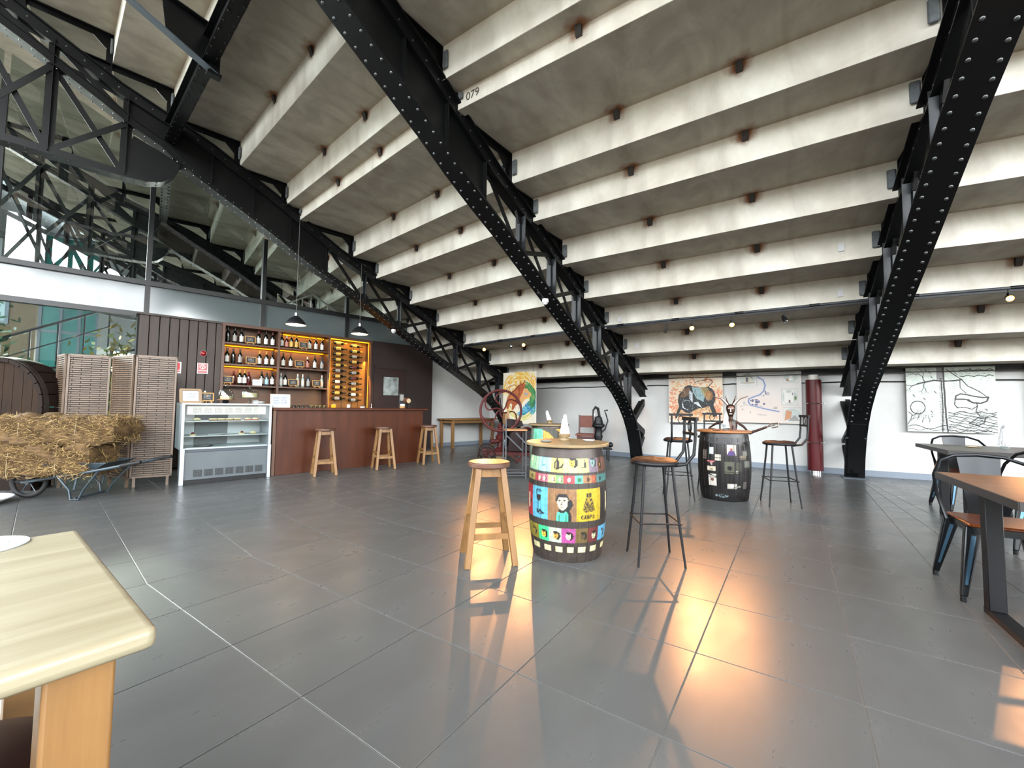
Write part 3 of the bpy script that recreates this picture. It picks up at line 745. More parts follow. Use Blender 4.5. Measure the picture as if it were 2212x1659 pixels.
# electrical conduits along the arena wall, under the channel
for ax, lb in ((48.4, 'thin dark cable along the top of the wall behind the horse painting'), (55.9, 'thin dark cable along the top of the wall behind the bull painting'), (63.4, 'thin dark cable along the top of the wall behind the tree drawing')):
    hw = 27.6*TAN; pts = [(.03, -hw+.1+k*(2*hw-.2)/16, 1.62+.006*math.sin(k*1.7)) for k in range(17)]
    o = MB().tube(pts, .009, 6).build('wall_cable', BLACKM, None, pol(27.6, ax), (0, 0, rad(ax+180))); tag(o, lb, 'cable')
# white mounting tabs on the risers

for ax in AXES_OUT:  # added wall pieces that block open sky and shape the sun patch
    hw = 41.2*TAN; open_ = ax > 25
    mb = MB().box(0, -hw, 6.95 if open_ else 3.7, .2, hw, 9.4)
    if ax == 25.9: mb.box(0, -hw, 3.7, .2, -1.0, 6.95)
    wo = mb.build('light_mask_wall', mat('light_mask_grey', '6c7478', .7), None, pol(41.2, ax), (0, 0, rad(ax+180))); tag(wo, kind='structure')

# added ring of blocks that keeps bright sky out of the glass reflections
STF = mat('glare_block_plaster', '8a8680', .9, vary='6a665f', scale=.15)
for k in range(-9, 14):
    a = 48.4+7.5*k; h = 7.5+2.2*math.sin(k*2.3)+1.2*math.sin(k*5.1)
    sf = MB().box(0, -4.45, 0, 3, 4.45, h).build('glare_block', STF, None, pol(70, a), (0, 0, rad(a+180))); tag(sf, kind='structure')
# ================================================================== BAR
def P(t, off, z=0.0): v = part_pt(t, off, z); return (v.x, v.y, v.z)
# wine shelving
sh = thing('wine_shelving', 'tall brown wooden wine shelving with amber lights behind the bar counter', 'shelving', P(1.60, 9.25), PROT)
X = [0, .935, 1.93, 2.89]   # divider lines
def pbox(name, a, m, parent, bv=.003):
    me = MB().box(*a).me(name, m)
    if bv: bevel(me, bv, 1)
    return put(name, me, parent)
for x in X: pbox('upright', (x-.022, 0, 0, x+.022, .33, 2.62), WSHELF, sh)
pbox('top_board', (-.03, -.005, 2.575, 2.92, .34, 2.63), WSHELF, sh)
for a, b in ((0, 1), (1, 2)):
    for z in (2.27, 1.87, 1.475): pbox('shelf_board', (X[a]+.022, .005, z-.032, X[b]-.022, .33, z), WSHELF, sh)
lit = {(0, 1): 'lit', (0, 2): 'lit', (1, 0): 'lit', (1, 1): 'lit'}
for c, (a, b) in enumerate(((0, 1), (1, 2))):
    for k, (z0, z1) in enumerate(((2.27, 2.575), (1.87, 2.238), (1.475, 1.838), (.95, 1.443))):
        pbox('back_panel', (X[a]+.022, .315, z0, X[b]-.022, .33, z1), WSHELFB, sh, 0)
        if (c, k) in lit:
            MB().box(X[a]+.03, .26, z1-.014, X[b]-.03, .285, z1-.002).build('led_strip', AMBER, sh)
            l = bpy.data.lights.new('led', 'AREA'); l.shape = 'RECTANGLE'; l.size = .86; l.size_y = .03; l.energy = 2.6; l.color = (1, .50, .08)
            lo = put('led', l, sh, ((X[a]+X[b])/2, .255, z1-.02), (0, 0, 0))
pbox('back_panel', (X[2]+.022, .25, 1.0, X[3]-.022, .265, 2.575), mat('amber_wood_panel', 'a8702c', .5, vary='94601f', scale=3, stretch=(.6, 5, 5)), sh, 0)
for xx, zz, sx, sy in ((X[2]+.48, 2.56, .86, .05),):
    MB().box(X[2]+.04, .03, 2.56, X[3]-.04, .06, 2.573).build('led_strip', AMBER, sh)
    l = bpy.data.lights.new('led', 'AREA'); l.shape = 'RECTANGLE'; l.size = .86; l.size_y = .04; l.energy = 5; l.color = (1, .52, .09)
    put('led', l, sh, (X[2]+.48, .06, 2.55), (rad(12), 0, 0))
for xx in (X[2]+.04, X[3]-.04):
    MB().box(xx-.003, .05, 1.02, xx+.003, .056, 2.55).build('led_strip', AMBER, sh)
    l = bpy.data.lights.new('led', 'AREA'); l.shape = 'RECTANGLE'; l.size = .04; l.size_y = 1.5; l.energy = 4; l.color = (1, .52, .09)
    put('led', l, sh, (xx, .05, 1.8), (rad(60), 0, 0))
pbox('plinth', (-.02, .02, 0, 2.91, .33, .95), WDARK, sh)
pbox('back_counter_top', (-.02, -.12, .95, 2.91, .30, .985), WDARK, sh)

# bottles ------------------------------------------------------------
def bottle_kind(key, glass, label, cap, hgt=.30, rb=.037, sloped=False):
    b = MB()
    sh_ = .62 if not sloped else .5
    prof = [(.0001, 0), (rb*.9, 0), (rb, .006), (rb, hgt*sh_), (rb*.93, hgt*(sh_+.05)), (rb*.55, hgt*(sh_+.13)), (rb*.38, hgt*(sh_+.18)), (rb*.36, hgt*.97), (rb*.40, hgt*.975), (rb*.4, hgt), (.0001, hgt)]
    body = b.lathe(prof, 14).me('bottle_body', glass)
    lb = MB().lathe([(rb*1.015, hgt*.14), (rb*1.02, hgt*.15), (rb*1.02, hgt*.50), (rb*1.015, hgt*.51)], 10, a0=rad(180+15), a1=rad(360-15)).me('label', label) if label else None
    cp = MB().lathe([(rb*.42, hgt*.80), (rb*.44, hgt*.81), (rb*.44, hgt*1.0), (.0001, hgt*1.005)], 10).me('capsule', cap) if cap else None
    return body, lb, cp
GDK = mat('dark_wine_glass', '0d120c', .08, spec=.6); GRD = mat('red_liqueur_glass', '4a0f10', .1, spec=.6); GCL = mat('pale_bottle_glass', '9fb0a8', .08, spec=.6); GGR = mat('grey_blue_bottle_glass', '3b4a52', .1, spec=.6)
LW = mat('white_label', 'e6e3da', .6); LG = mat('grey_label', 'a8a49c', .6); LY = mat('yellow_label', 'd9b45a', .6); LB = mat('pale_blue_label', 'a9cfe0', .6); LP = mat('pink_label', 'c98a7a', .6); LD = mat('dark_red_label', '6e3430', .6)
CB = mat('black_capsule', '151313', .3); CR = mat('red_capsule', '6b1518', .3); CG = mat('gold_capsule', 'd9a23a', .3); CW = mat('white_capsule', 'e0dbd0', .4)
KIND = {
 'dw': (bottle_kind('dw', GDK, LW, CB), 'dark bottle with a white label'),
 'dr': (bottle_kind('dr', GDK, LW, CR), 'dark bottle with a white label and red capsule'),
 'dg': (bottle_kind('dg', GDK, LG, CB), 'dark bottle with a grey label'),
 'dp': (bottle_kind('dp', GDK, None, CB), 'plain dark bottle without a label'),
 'gw': (bottle_kind('gw', GDK, LW, CG), 'dark bottle with a white label and gold capsule'),
 'gy': (bottle_kind('gy', GDK, LY, CG), 'dark bottle with a yellow label and gold capsule'),
 'rp': (bottle_kind('rp', GRD, LP, CW, .26), 'small red bottle with a pink label'),
 'rr': (bottle_kind('rr', GRD, None, CR, .27), 'red glass bottle with red capsule'),
 'bb': (bottle_kind('bb', GGR, LB, CB, .27), 'bottle with a pale blue label'),
 'cw': (bottle_kind('cw', GCL, LW, CW, .28, .033), 'pale bottle with a white label and white top'),
 'gg': (bottle_kind('gg', GGR, LG, CB, .28), 'grey glass bottle with a grey label'),
}
ORD = ['leftmost', 'second', 'third', 'fourth', 'fifth', 'sixth', 'seventh', 'eighth', 'ninth', 'tenth', 'eleventh', 'twelfth']
def place_bottle(kind, t, off, z, where, rz=0.0, grp='bottles standing on the wine shelving'):
    (b, l, c), desc = KIND[kind]
    o = thing('bottle', desc+', '+where, 'bottle', P(t, off, z), PROT+rz, grp)
    put('bottle_body', b, o)
    if l: put('label', l, o)
    if c: put('capsule', c, o)
def easel(t, off, z, label, w_=.17, h_=.12, m=CHALK, tilt=.0, fr=PINE, seed=1):
    o = thing('chalkboard_easel', label, 'sign', P(t, off, z), PROT)
    a = rad(10)
    def fbar(n, p, q): MB().bar(p, q, .014, .012, (0, -1, 0)).build(n, fr, o)
    z0 = .035
    for n, p, q in (('frame_bar', (-w_/2, 0, z0), (w_/2, 0, z0)), ('frame_bar', (-w_/2, .02, z0+h_), (w_/2, .02, z0+h_)), ('frame_bar', (-w_/2, 0, z0), (-w_/2, .02, z0+h_)), ('frame_bar', (w_/2, 0, z0), (w_/2, .02, z0+h_))): fbar(n, p, q)
    for x in (-.035, .035): fbar('leg', (x, .01, z0+.01), (x*1.6, -.012, 0))
    fbar('leg', (0, .015, z0+h_*.7), (0, .055, 0))
    cv = Cv(34, 22, {'chalk': '1d1f20', 'white': 'e4e8ea'}['chalk' if m is CHALK else 'white'])
    for i in range(3): squiggle(cv, .2, .2+.22*i, .6, .12, .035, 'b8bab8' if m is CHALK else '565c60', seed*7+i, .8)
    painted_panel('board', cv, w_-.01, h_-.01, o, (0, .004, z0+.005), (rad(-9), 0, 0), .003)
    return o
ROWS = [
 ('top left shelf', 2.27, [(1.69,'dp'),(1.80,'dg'),(1.91,'dw'),(2.04,None),(2.20,'dr'),(2.33,'dw'),(2.45,'dr')]),
 ('middle left shelf', 1.87, [(1.69,'dw'),(1.79,'dp'),(1.90,'dg'),(2.07,None),(2.23,'gw'),(2.35,'gw'),(2.46,'dw')]),
 ('lower left shelf', 1.475, [(1.70,None),(1.81,'rr'),(1.91,'gw'),(1.99,'gw'),(2.06,'rr'),(2.185,'W'),(2.28,'dg'),(2.37,'bb'),(2.47,'dw')]),
 ('top centre shelf', 2.27, [(2.62,'dw'),(2.71,'rp'),(2.80,'gy'),(2.90,'gy'),(3.02,None),(3.16,'gw'),(3.29,'gw'),(3.42,'gw')]),
 ('middle centre shelf', 1.87, [(2.66,'dw'),(2.80,'dr'),(2.95,None),(3.13,'rp'),(3.28,'dw'),(3.43,'gg')]),
 ('lower centre shelf', 1.475, [(2.63,'cw'),(2.71,'dw'),(2.84,None),(2.95,'cw'),(3.05,'cw'),(3.16,'gg'),(3.31,None),(3.44,'cw')]),
]
for wh, z, items in ROWS:
    nb_i = 0; ne = 0
    for t, k in items:
        if k is None:
            ne += 1; easel(t, 9.30, z, 'small pine-framed chalkboard on the %s%s' % (wh, ', right one of two' if ne == 2 else ''), seed=int(t*50))
        elif k == 'W':
            o = thing('card', 'white price card propped on the lower left shelf', 'card', P(t, 9.28, z), PROT)
            cv = Cv(36, 24, 'e8ecee'); squiggle(cv, .2, .3, .6, .12, .03, '8a9094', 3); squiggle(cv, .2, .55, .6, .12, .03, '8a9094', 4)
            painted_panel('card_face', cv, .16, .12, o, (0, .0, 0), (rad(-8), 0, 0), .004)
        else:
            place_bottle(k, t, 9.39, z, '%s on the %s' % (ORD[nb_i], wh)); nb_i += 1
# horizontal bottles in the tall rack
(b, l, c), _ = KIND['dw']
colA = ['LY','LY','LY','LY','LY','LW','LY','LW','LY','LY','LG','LW']
LM = {'LY': LY, 'LW': LW, 'LG': LG, 'LD': LD}
lab_m = {}
for k in LM:
    lab_m[k] = MB().lathe([(.0375, .045), (.038, .048), (.038, .15), (.0375, .153)], 10, a0=rad(150), a1=rad(390)).me('label', LM[k])
for cidx, (t0, cols) in enumerate(((3.66, ['LY','LY','LY','LY','LY','LG','LY','LW','LY','LY','LG']), (4.03, ['LY','LY','LG','LY','LD','LG','LD','LG','LY','LW','LG']))):
    for i, k in enumerate(cols):
        z = 2.50-i*.124-(.0 if cidx == 0 else .03)
        o = thing('rack_bottle', 'dark bottle lying in the amber lit rack, %s from the top in the %s column' % (ORD[i].replace('leftmost', 'first'), ('left', 'right')[cidx]), 'bottle', P(t0, 9.36, z), PROT, 'bottles lying in the wine rack')
        rot = (0, rad(90), 0)
        put('bottle_body', b, o, (0, 0, 0), rot); put('label', lab_m[k], o, (0, 0, 0), rot)
        put('capsule', [c, KIND['gw'][0][2]][(i*3+cidx) % 4 == 0], o, (0, 0, 0), rot)
for x in (3.72, 3.86, 4.10, 4.24):
    MB().tube([(x-1.6, .09, 1.05), (x-1.6, .09, 2.54)], .005, 6).build('rack_rod', BLACKM, sh)

# counter --------------------------------------------------------------
ct = thing('bar_counter', 'long reddish brown wooden bar counter', 'counter', P(1.955, 7.30), PROT)
pbox('front_panel', (.06, .03, 0, 2.72, .07, 1.02), WBAR, ct)
pbox('end_panel', (.0, .0, 0, .05, .62, 1.02), mat('lit_counter_end', '6e4a2f', .4, vary='4f3220', scale=3, stretch=(5, 5, .5)), ct)  # left end is a lighter veneer, its light put into the colour
pbox('end_panel', (2.70, .03, 0, 2.75, .62, 1.02), WBAR, ct)
pbox('worktop', (-.005, -.02, 1.02, 2.84, .66, 1.065), WBAR, ct, .006)

# things on the counter and back counter
o = thing('menu_board', 'white framed menu sheet standing on the left end of the bar counter', 'sign', P(2.07, 7.36, 1.065), PROT)
cv = Cv(64, 48, 'cfd6e2'); cv.noise(.04, 8, 3)
for i in range(5): squiggle(cv, .12, .2+.13*i, .32, .06, .014, '7e88a0', i, .8); squiggle(cv, .54, .2+.13*i, .32, .06, .014, '7e88a0', 9+i, .8)
painted_panel('sheet', cv, .27, .2, o, (0, .0, .01), (rad(-6), 0, 0), .004)
for n, p, q in (('frame_bar', (-.14, 0, .005), (.14, 0, .005)), ('frame_bar', (-.14, .022, .212), (.14, .022, .212)), ('frame_bar', (-.14, 0, .005), (-.14, .022, .212)), ('frame_bar', (.14, 0, .005), (.14, .022, .212))): MB().bar(p, q, .01, .01, (0, -1, 0)).build(n, mat('cream_frame', 'cfc6b4', .5), o)
jr = MB().lathe([(.0001, 0), (.034, 0), (.036, .01), (.036, .08), (.028, .095), (.026, .1)], 12).me('jar_body', mat('green_black_jar_glass', '1b2a24', .12))
jl = MB().lathe([(.03, .095), (.031, .115), (.0001, .118)], 12).me('jar_lid', mat('dark_jar_lid', '23262a', .3)); jlg = MB().lathe([(.03, .095), (.031, .115), (.0001, .118)], 12).me('jar_lid', mat('green_gold_jar_lid', '8a8c4a', .3))
jb = MB().lathe([(.0365, .02), (.0368, .022), (.0368, .045), (.0365, .047)], 10).me('jar_band', LW)
for i in range(12):
    t = 2.30+i*.083
    o = thing('jar', 'small dark preserve jar, %s in the row behind the menu board' % ORD[i] if i < 8 else 'preserve jar with a green-gold lid, %s of four at the row end' % ORD[i-8], 'jar', P(t*1.02+.15, 9.17, .985), PROT, 'preserve jars in a row on the back counter')
    put('jar_body', jr, o); put('jar_lid', jlg if i >= 8 else jl, o); put('jar_band', jb, o)
tagged = [('cup_stack', 'stack of white cups on the back counter under the wine rack', 3.95, [(.035, 0), (.04, .05)], 3, WHITEM), ('glass_jar', 'amber jar standing at the left under the wine rack', 3.62, [(.045, 0), (.05, .14)], 1, mat('amber_jar', 'e08a20', .2, emit='ff9a20', estr=.6)), ('glass_jar', 'glass sweet jar at the right under the wine rack', 4.27, [(.05, 0), (.055, .1)], 1, WHITEM)]  # amber jar has a faint glow put into its material, no lamp
for nm, lb, t, (p0, p1), n, m in tagged:
    o = thing(nm, lb, 'jar' if 'jar' in nm else 'cups', P(t, 9.15, .985), PROT)
    for k in range(n): MB().lathe([(.0001, k*.045), (p0[0], k*.045), (p1[0], p1[1]+k*.045), (p1[0]-.004, p1[1]+k*.045), (p0[0]-.004, k*.045+.005), (.0001, k*.045+.006)], 14).build('vessel' if n > 1 else 'body', m, o)
    if n == 1: MB().lathe([(p1[0]*.9, p1[1]), (p1[0]*.92, p1[1]+.02), (.0001, p1[1]+.022)], 14).build('lid', CHROME, o)
o = thing('coffee_packet', 'white packet lying under the wine rack on the back counter', 'packet', P(3.80, 9.15, .985), PROT)
put('packet_body', bevel(MB().box(-.07, -.04, 0, .07, .04, .07).me('packet_body', WHITEP), .015, 2), o); MB().box(-.03, -.042, .02, .03, -.039, .05).build('packet_print', LG, o)
# mini cask and card on the far right end
o = thing('mini_cask', 'small pale wooden cask on a stand at the right end of the bar counter', 'cask', P(4.50, 7.62, 1.065), PROT)
MB().lathe([(.0001, -.07), (.05, -.07), (.06, 0), (.05, .07), (.0001, .07)], 16, (0, 0, .15), 'y').build('cask_body', WSEAT, o)
MB().disc(.047, -.074, -.069, 16, (0, 0, .15), 'y').build('cask_head', mat('pale_cask_head', 'd0b48c', .5), o)
MB().bar((-.05, 0, 0), (0, 0, .1), .02, .1).bar((.05, 0, 0), (0, 0, .1), .02, .1).build('cradle', WDARK, o)
o = thing('card_stack', 'small wooden tray of paper bags beside the mini cask', 'tray', P(4.36, 7.55, 1.065), PROT)
MB().lathe([(.0001, 0), (.05, 0), (.06, .04), (.055, .04), (.045, .008), (.0001, .006)], 14).build('tray', PINE, o); MB().box(-.04, -.02, .01, .04, .02, .085).build('paper_bags', WHITEP, o)
o = thing('card_reader', 'dark card holder standing behind the mini cask', 'card', P(4.52, 7.85, 1.065), PROT); MB().box(-.06, 0, .0, .05, .02, .30).build('holder', mat('dark_grey_plastic', '3c4143', .4), o); MB().box(-.045, -.002, .15, .035, 0, .28).build('sheet', LG, o)
o = thing('beer_tap', 'small chrome tap on the right half of the bar counter', 'tap', P(3.75, 7.65, 1.065), PROT); MB().tube([(0, 0, 0), (0, 0, .08), (0, -.03, .1), (0, -.05, .085)], .008, 8).build('spout', CHROME, o); MB().disc(.02, 0, .01, 12).build('base', CHROME, o)

# door in the dark wall
dd = bpy.data.objects.new('door_1', None); COL.objects.link(dd); dd.location = P(4.62, 9.27); dd.rotation_euler = (0, 0, PROT); tag(dd, kind='structure')
pbox('door_leaf', (0, -.012, 0, .78, .0, 2.0), mat('dark_maroon_door', '2c1512', .4, vary='24100e', scale=3, stretch=(5, 5, .5)), dd)
MB().box(.2, -.018, 1.36, .60, -.012, 1.80).build('door_window', mat('lit_hatch_glass', 'b9c4c2', .15, vary='6a6f6c', scale=5), dd)
for a in ((.18, -.024, 1.34, .2, -.01, 1.82), (.60, -.024, 1.34, .62, -.01, 1.82), (.18, -.024, 1.34, .62, -.01, 1.36), (.18, -.024, 1.80, .62, -.01, 1.82)): MB().box(*a).build('window_bead', WDARK, dd)
MB().box(.70, -.03, 1.0, .715, -.012, 1.14).build('door_handle', CHROME, dd)
MB().box(-.04, -.02, 0, 0, .0, 2.06).box(.78, -.02, 0, .82, .0, 2.06).box(-.04, -.02, 2.0, .82, .0, 2.06).build('door_frame', WDARK, dd)

# fire equipment
def sign(label, t, z, w_, h_, cv, off=9.29):
    o = thing('fire_sign', label, 'sign', P(t, off, z-h_/2), PROT)
    painted_panel('sign_face', cv, w_, h_, o, (0, 0, 0), (0, 0, 0), .004); return o
cv = Cv(40, 48, 'f0e4e0'); cv.rect(.08, .07, .92, .68, 'c03038'); cv.rect(.14, .12, .86, .63, 'f0e4e0'); cv.rect(.2, .17, .8, .58, 'c03038'); cv.ring(.5, .37, .22, .17, .2, 'f0e4e0'); cv.ell(.5, .37, .09, .07, 'f0e4e0'); cv.rect(.08, .76, .92, .93, 'cc5a5c'); cv.line([(.14, .84), (.86, .84)], .012, 'f0e4e0')
sign('square red and white fire alarm button sign beside the wine shelving', 1.31, 1.75, .16, .19, cv)
cv = Cv(40, 48, 'f0e4e0'); cv.rect(.2, .08, .9, .7, 'c8202c'); cv.rect(.3, .2, .5, .6, 'e05058'); cv.rect(.2, .78, .9, .92, 'cc5a5c')
sign('red and white fire extinguisher sign half hidden by the slatted screen', .92, 1.74, .17, .2, cv)
o = thing('alarm_beacon', 'round red alarm beacon on the brown boarded wall', 'alarm', P(1.31, 9.28, 2.02), PROT)
MB().disc(.055, 0, .02, 20, (0, 0, 0), 'y').build('beacon_base', mat('dark_red_plastic', '5a0d10', .3), o, (0, 0, 0)); MB().ball(.045, (0, -.005, 0), 14, 8, (1, .6, 1)).build('beacon_lens', mat('red_lens', '8e1216', .15), o)
o = thing('fire_extinguisher', 'red fire extinguisher on the floor between the slatted screen and the display case', 'extinguisher', P(.80, 9.08, 0), PROT)
MB().box(-.15, -.12, .95, .12, .1, 1.0).build('shelf_bracket', REDS, o)
MB().lathe([(.0001, 0), (.09, 0), (.1, .02), (.1, .5), (.07, .58), (.03, .62), (.0001, .62)], 20, (0, 0, .99)).build('cylinder', REDS, o)
MB().box(-.02, -.02, 1.6, .02, .02, 1.66).box(-.02, -.1, 1.64, .02, .02, 1.66).build('valve', BLACKM, o); MB().tube([(0, -.02, 1.62), (.12, -.05, 1.58), (.13, -.06, 1.3), (.1, -.09, 1.1)], .012, 8).build('hose', BLACKM, o)
MB().box(-.1, -.08, 0, .1, .08, .95).build('stand', mat('dark_stand', '231a18', .6), o); MB().box(-.05, -.103, 1.25, .05, -.099, 1.35).build('instruction_label', WHITEP, o)

# refrigerated display case --------------------------------------------
dc = thing('display_case', 'white refrigerated pastry display case at the left end of the bar', 'display case', P(.82, 7.24), PROT)
Wd = 1.11
pbox('lower_body', (.05, .03, .06, Wd-.045, .62, .47), GREYM, dc)
pbox('kick_panel', (.05, .035, .0, Wd-.045, .6, .06), BLACKM, dc)
for x0, x1 in ((0, .05), (Wd-.045, Wd)): pbox('corner_post', (x0, 0, .0, x1, .06, .50), ALU, dc)
pbox('sill_strip', (.05, .02, .44, Wd-.045, .04, .48), mat('dark_blue_grey_strip', '3c4650', .4), dc)
for i in range(7):
    x0 = .16+i*.125; fl = MB()
    for k in range(7): fl.box(x0, .022, .10+k*.014, x0+.095, .03, .107+k*.014)
    for k in range(6): fl.box(x0+k*.018, .0225, .10, x0+.005+k*.018, .0305, .195)
    tag(fl.build('vent_grille', mat('dark_grille', '2b3134', .5), dc), kind='stuff')
pbox('side_panel', (0, .06, .47, .02, .62, 1.10), ALU, dc); pbox('side_panel', (Wd-.02, .06, .47, Wd, .62, 1.10), ALU, dc)
pbox('back_panel', (.02, .60, .47, Wd-.02, .62, 1.10), WHITEM, dc); pbox('rear_mirror', (.22, .59, .50, .64, .6, 1.0), GREYM, dc)
pbox('deck', (.02, .06, .47, Wd-.02, .6, .5), WHITEM, dc)
for z in (.66, .87): pbox('glass_shelf', (.03, .10, z-.012, Wd-.03, .55, z), WHITEM, dc)
pbox('top_plate', (0, .03, 1.10, Wd, .63, 1.125), ALU, dc)
pbox('light_diffuser', (.07, .14, .96, Wd-.06, .20, 1.08), mat('warm_white_grille', 'f4ece6', .5, emit='fff0e4', estr=.35), dc)
gl = MB()
for i in range(7):
    for a in range(8):
        x = .14+i*.125; gl.box(x+a*.0125, .137, .975, x+a*.0125+.003, .141, 1.055)
    for b_ in range(6): gl.box(x, .137, .975+b_*.016, x+.09, .1405, .978+b_*.016)
tag(gl.build('diffuser_grille', mat('beige_grille', 'b8a898', .6), dc), kind='stuff')
MB().add([(.02, .035, .49), (Wd-.02, .035, .49), (Wd-.02, .07, 1.10), (.02, .07, 1.10), (.02, .041, .49), (Wd-.02, .041, .49), (Wd-.02, .076, 1.10), (.02, .076, 1.10)], [(0,1,2,3),(7,6,5,4),(0,4,5,1),(1,5,6,2),(2,6,7,3),(3,7,4,0)]).build('front_glass', GLASSF, dc)
for x in (.0, Wd-.035): pbox('glass_post', (x, .03, .48, x+.035, .07, 1.11), ALU, dc)
l = bpy.data.lights.new('case_light', 'AREA'); l.shape = 'RECTANGLE'; l.size = .95; l.size_y = .08; l.energy = 1.6; l.color = (1, .97, .94)
put('case_light', l, dc, (Wd/2, .3, 1.09), (0, 0, 0))
# pastries
CREAM = mat('pale_cream_cake', 'e8d8a8', .7); CAKE = mat('brown_sponge', '8a5a34', .8); PINKC = mat('pink_layer', 'b8685c', .6); REDC = mat('red_berry', '7a1420', .3); PLATE = mat('white_plate', 'e6e9ea', .25)
def pastry(t, off, z, label, kind):
    o = thing('pastry', label, 'pastry', P(t, off, z), PROT)
    if kind == 'bun': MB().lathe([(.0001, 0), (.04, .004), (.048, .02), (.035, .038), (.0001, .045)], 14).build('bun', CREAM, o); MB().disc(.06, -.004, 0, 16).build('paper', PLATE, o)
    elif kind == 'slice':
        MB().box(-.045, -.03, 0, .045, .03, .014).build('base_layer', CAKE, o); put('cream_layer', bevel(MB().box(-.045, -.03, .014, .045, .03, .034).me('cream_layer', CREAM), .005, 1), o)
    elif kind == 'pink':
        MB().box(-.045, -.03, 0, .045, .03, .016).build('pink_layer', PINKC, o); MB().ball(.045, (0, 0, .018), 12, 6, (1, .7, .45)).build('cream_dome', CREAM, o)
    else:
        MB().lathe([(.0001, 0), (.04, 0), (.046, .02), (.0001, .026)], 14).build('tart', CREAM, o); MB().ball(.02, (0, 0, .032), 10, 6).build('berry', REDC, o)
for t, k, lb in ((1.01, 'bun', 'round cream bun alone at the left of the upper case shelf'), (1.20, 'slice', 'first cream slice of four on the upper case shelf'), (1.30, 'slice', 'second cream slice of four on the upper case shelf'), (1.40, 'slice', 'third cream slice of four on the upper case shelf'), (1.50, 'slice', 'fourth cream slice of four on the upper case shelf'), (1.64, 'pink', 'left pink layered cake on the upper case shelf'), (1.74, 'pink', 'right pink layered cake on the upper case shelf')): pastry(t, 7.42, .87, lb, k)
for t, k, lb in ((.97, 'tart', 'berry tart at the left of the lower case shelf'), (1.57, 'tart', 'berry tart right of the middle on the lower case shelf'), (1.72, 'bun', 'pale bun at the right of the lower case shelf')): pastry(t, 7.42, .66, lb, k)
for t, z, lb in ((1.25, .66, 'flat white tray in the middle of the lower case shelf'), (1.10, .50, 'dark tray on the floor of the display case')):
    o = thing('tray', lb, 'tray', P(t, 7.44, z), PROT); MB().lathe([(.0001, 0), (.1, 0), (.12, .012), (.115, .014), (.095, .004), (.0001, .004)], 20).build('dish', PLATE if z > .6 else BLACKM, o); MB().disc(.09, .004, .006, 20).build('doily', WHITEP, o)
# on top of the case
T0 = 1.125
o = thing('counter_menu', 'tilted wooden framed menu on the left of the display case top', 'sign', P(.92, 7.34, T0), PROT)
cv = Cv(48, 40, 'dfe9ee'); squiggle(cv, .15, .25, .7, .12, .02, '4a5258', 5); squiggle(cv, .35, .55, .45, .12, .02, '4a5258', 6)
painted_panel('sheet', cv, .18, .15, o, (0, .0, .03), (rad(-25), 0, 0), .003)
for p, q in (((-.12, -.005, .012), (.12, -.005, .012)), ((-.12, .075, .185), (.12, .075, .185)), ((-.11, -.005, .012), (-.11, .075, .185)), ((.11, -.005, .012), (.11, .075, .185))): MB().bar(p, q, .034, .012, (0, -.9, .4)).build('frame_bar', PINE if False else mat('weathered_frame', '9c8468', .6), o)
easel(1.115, 7.40, T0, 'small pine-framed chalkboard on top of the display case', .15, .11, CHALK, seed=4)
o = thing('glass_jars', 'cluster of small glass jars behind the chalkboard on the display case', 'jars', P(1.14, 7.62, T0), PROT)
for x, y in ((-.07, 0), (0, .02), (.07, 0), (-.03, .08), (.05, .09)): MB().lathe([(.0001, 0), (.032, 0), (.035, .1), (.026, .13), (.03, .16), (.0001, .17)], 12, (x, y, 0)).build('jar', GLASSD, o)
for x in (0,): MB().lathe([(.03, .16), (.03, .18), (.0001, .185)], 12, (-.02, .03, 0)).build('jar_lid', CHROME, o)
def dome(t, off, label, r, pedestal):
    o = thing('cake_dome', label, 'cake dome', P(t, off, T0), PROT)
    if pedestal:
        MB().lathe([(.0001, 0), (.055, 0), (.05, .01), (.015, .02), (.022, .045), (.012, .06), (.02, .075), (.0001, .08)], 16).build('pedestal', GLASSD, o)
        z = .08; MB().lathe([(.0001, z), (.155, z+.006), (.165, z+.014), (.16, z+.018), (.0001, z+.01)], 28).build('plate', GLASSD, o)
        MB().disc(.10, z+.012, z+.085, 24, (0, 0, 0)).build('cake', CREAM, o)
        MB().lathe([(r, z+.012), (r, z+.08), (r*.9, z+.115), (r*.55, z+.14), (.0001, z+.148)], 24).build('glass_dome', GLASSD, o); MB().ball(.016, (0, 0, z+.162), 10, 6).build('knob', GLASSD, o)
    else:
        MB().lathe([(.0001, 0), (.03, 0), (.045, .03), (.03, .05), (.0001, .05)], 14).build('foot', BLACKM, o)
        z = .05; MB().disc(.11, z, z+.012, 24).build('plate', WOAK, o); MB().disc(.075, z+.012, z+.06, 20).build('cake', CREAM, o)
        MB().lathe([(r, z+.012), (r, z+.06), (r*.93, z+.11), (r*.7, z+.16), (r*.3, z+.19), (.0001, z+.195)], 24).build('glass_dome', GLASSD, o); MB().ball(.018, (0, 0, z+.21), 10, 6).build('knob', GLASSD, o)
dome(1.35, 7.45, 'tall clear glass dome over a cake on the display case', .10, False)
dome(1.66, 7.45, 'wide glass dome on a pedestal plate at the right of the display case top', .115, True)
o = thing('sugar_box', 'small white box under the pedestal cake plate', 'box', P(1.76, 7.55, T0), PROT); put('box_body', bevel(MB().box(-.035, -.03, 0, .035, .03, .05).me('box_body', WHITEP), .004, 1), o); MB().box(-.035, -.03, .05, .035, .03, .056).build('box_lid', WHITEM, o)
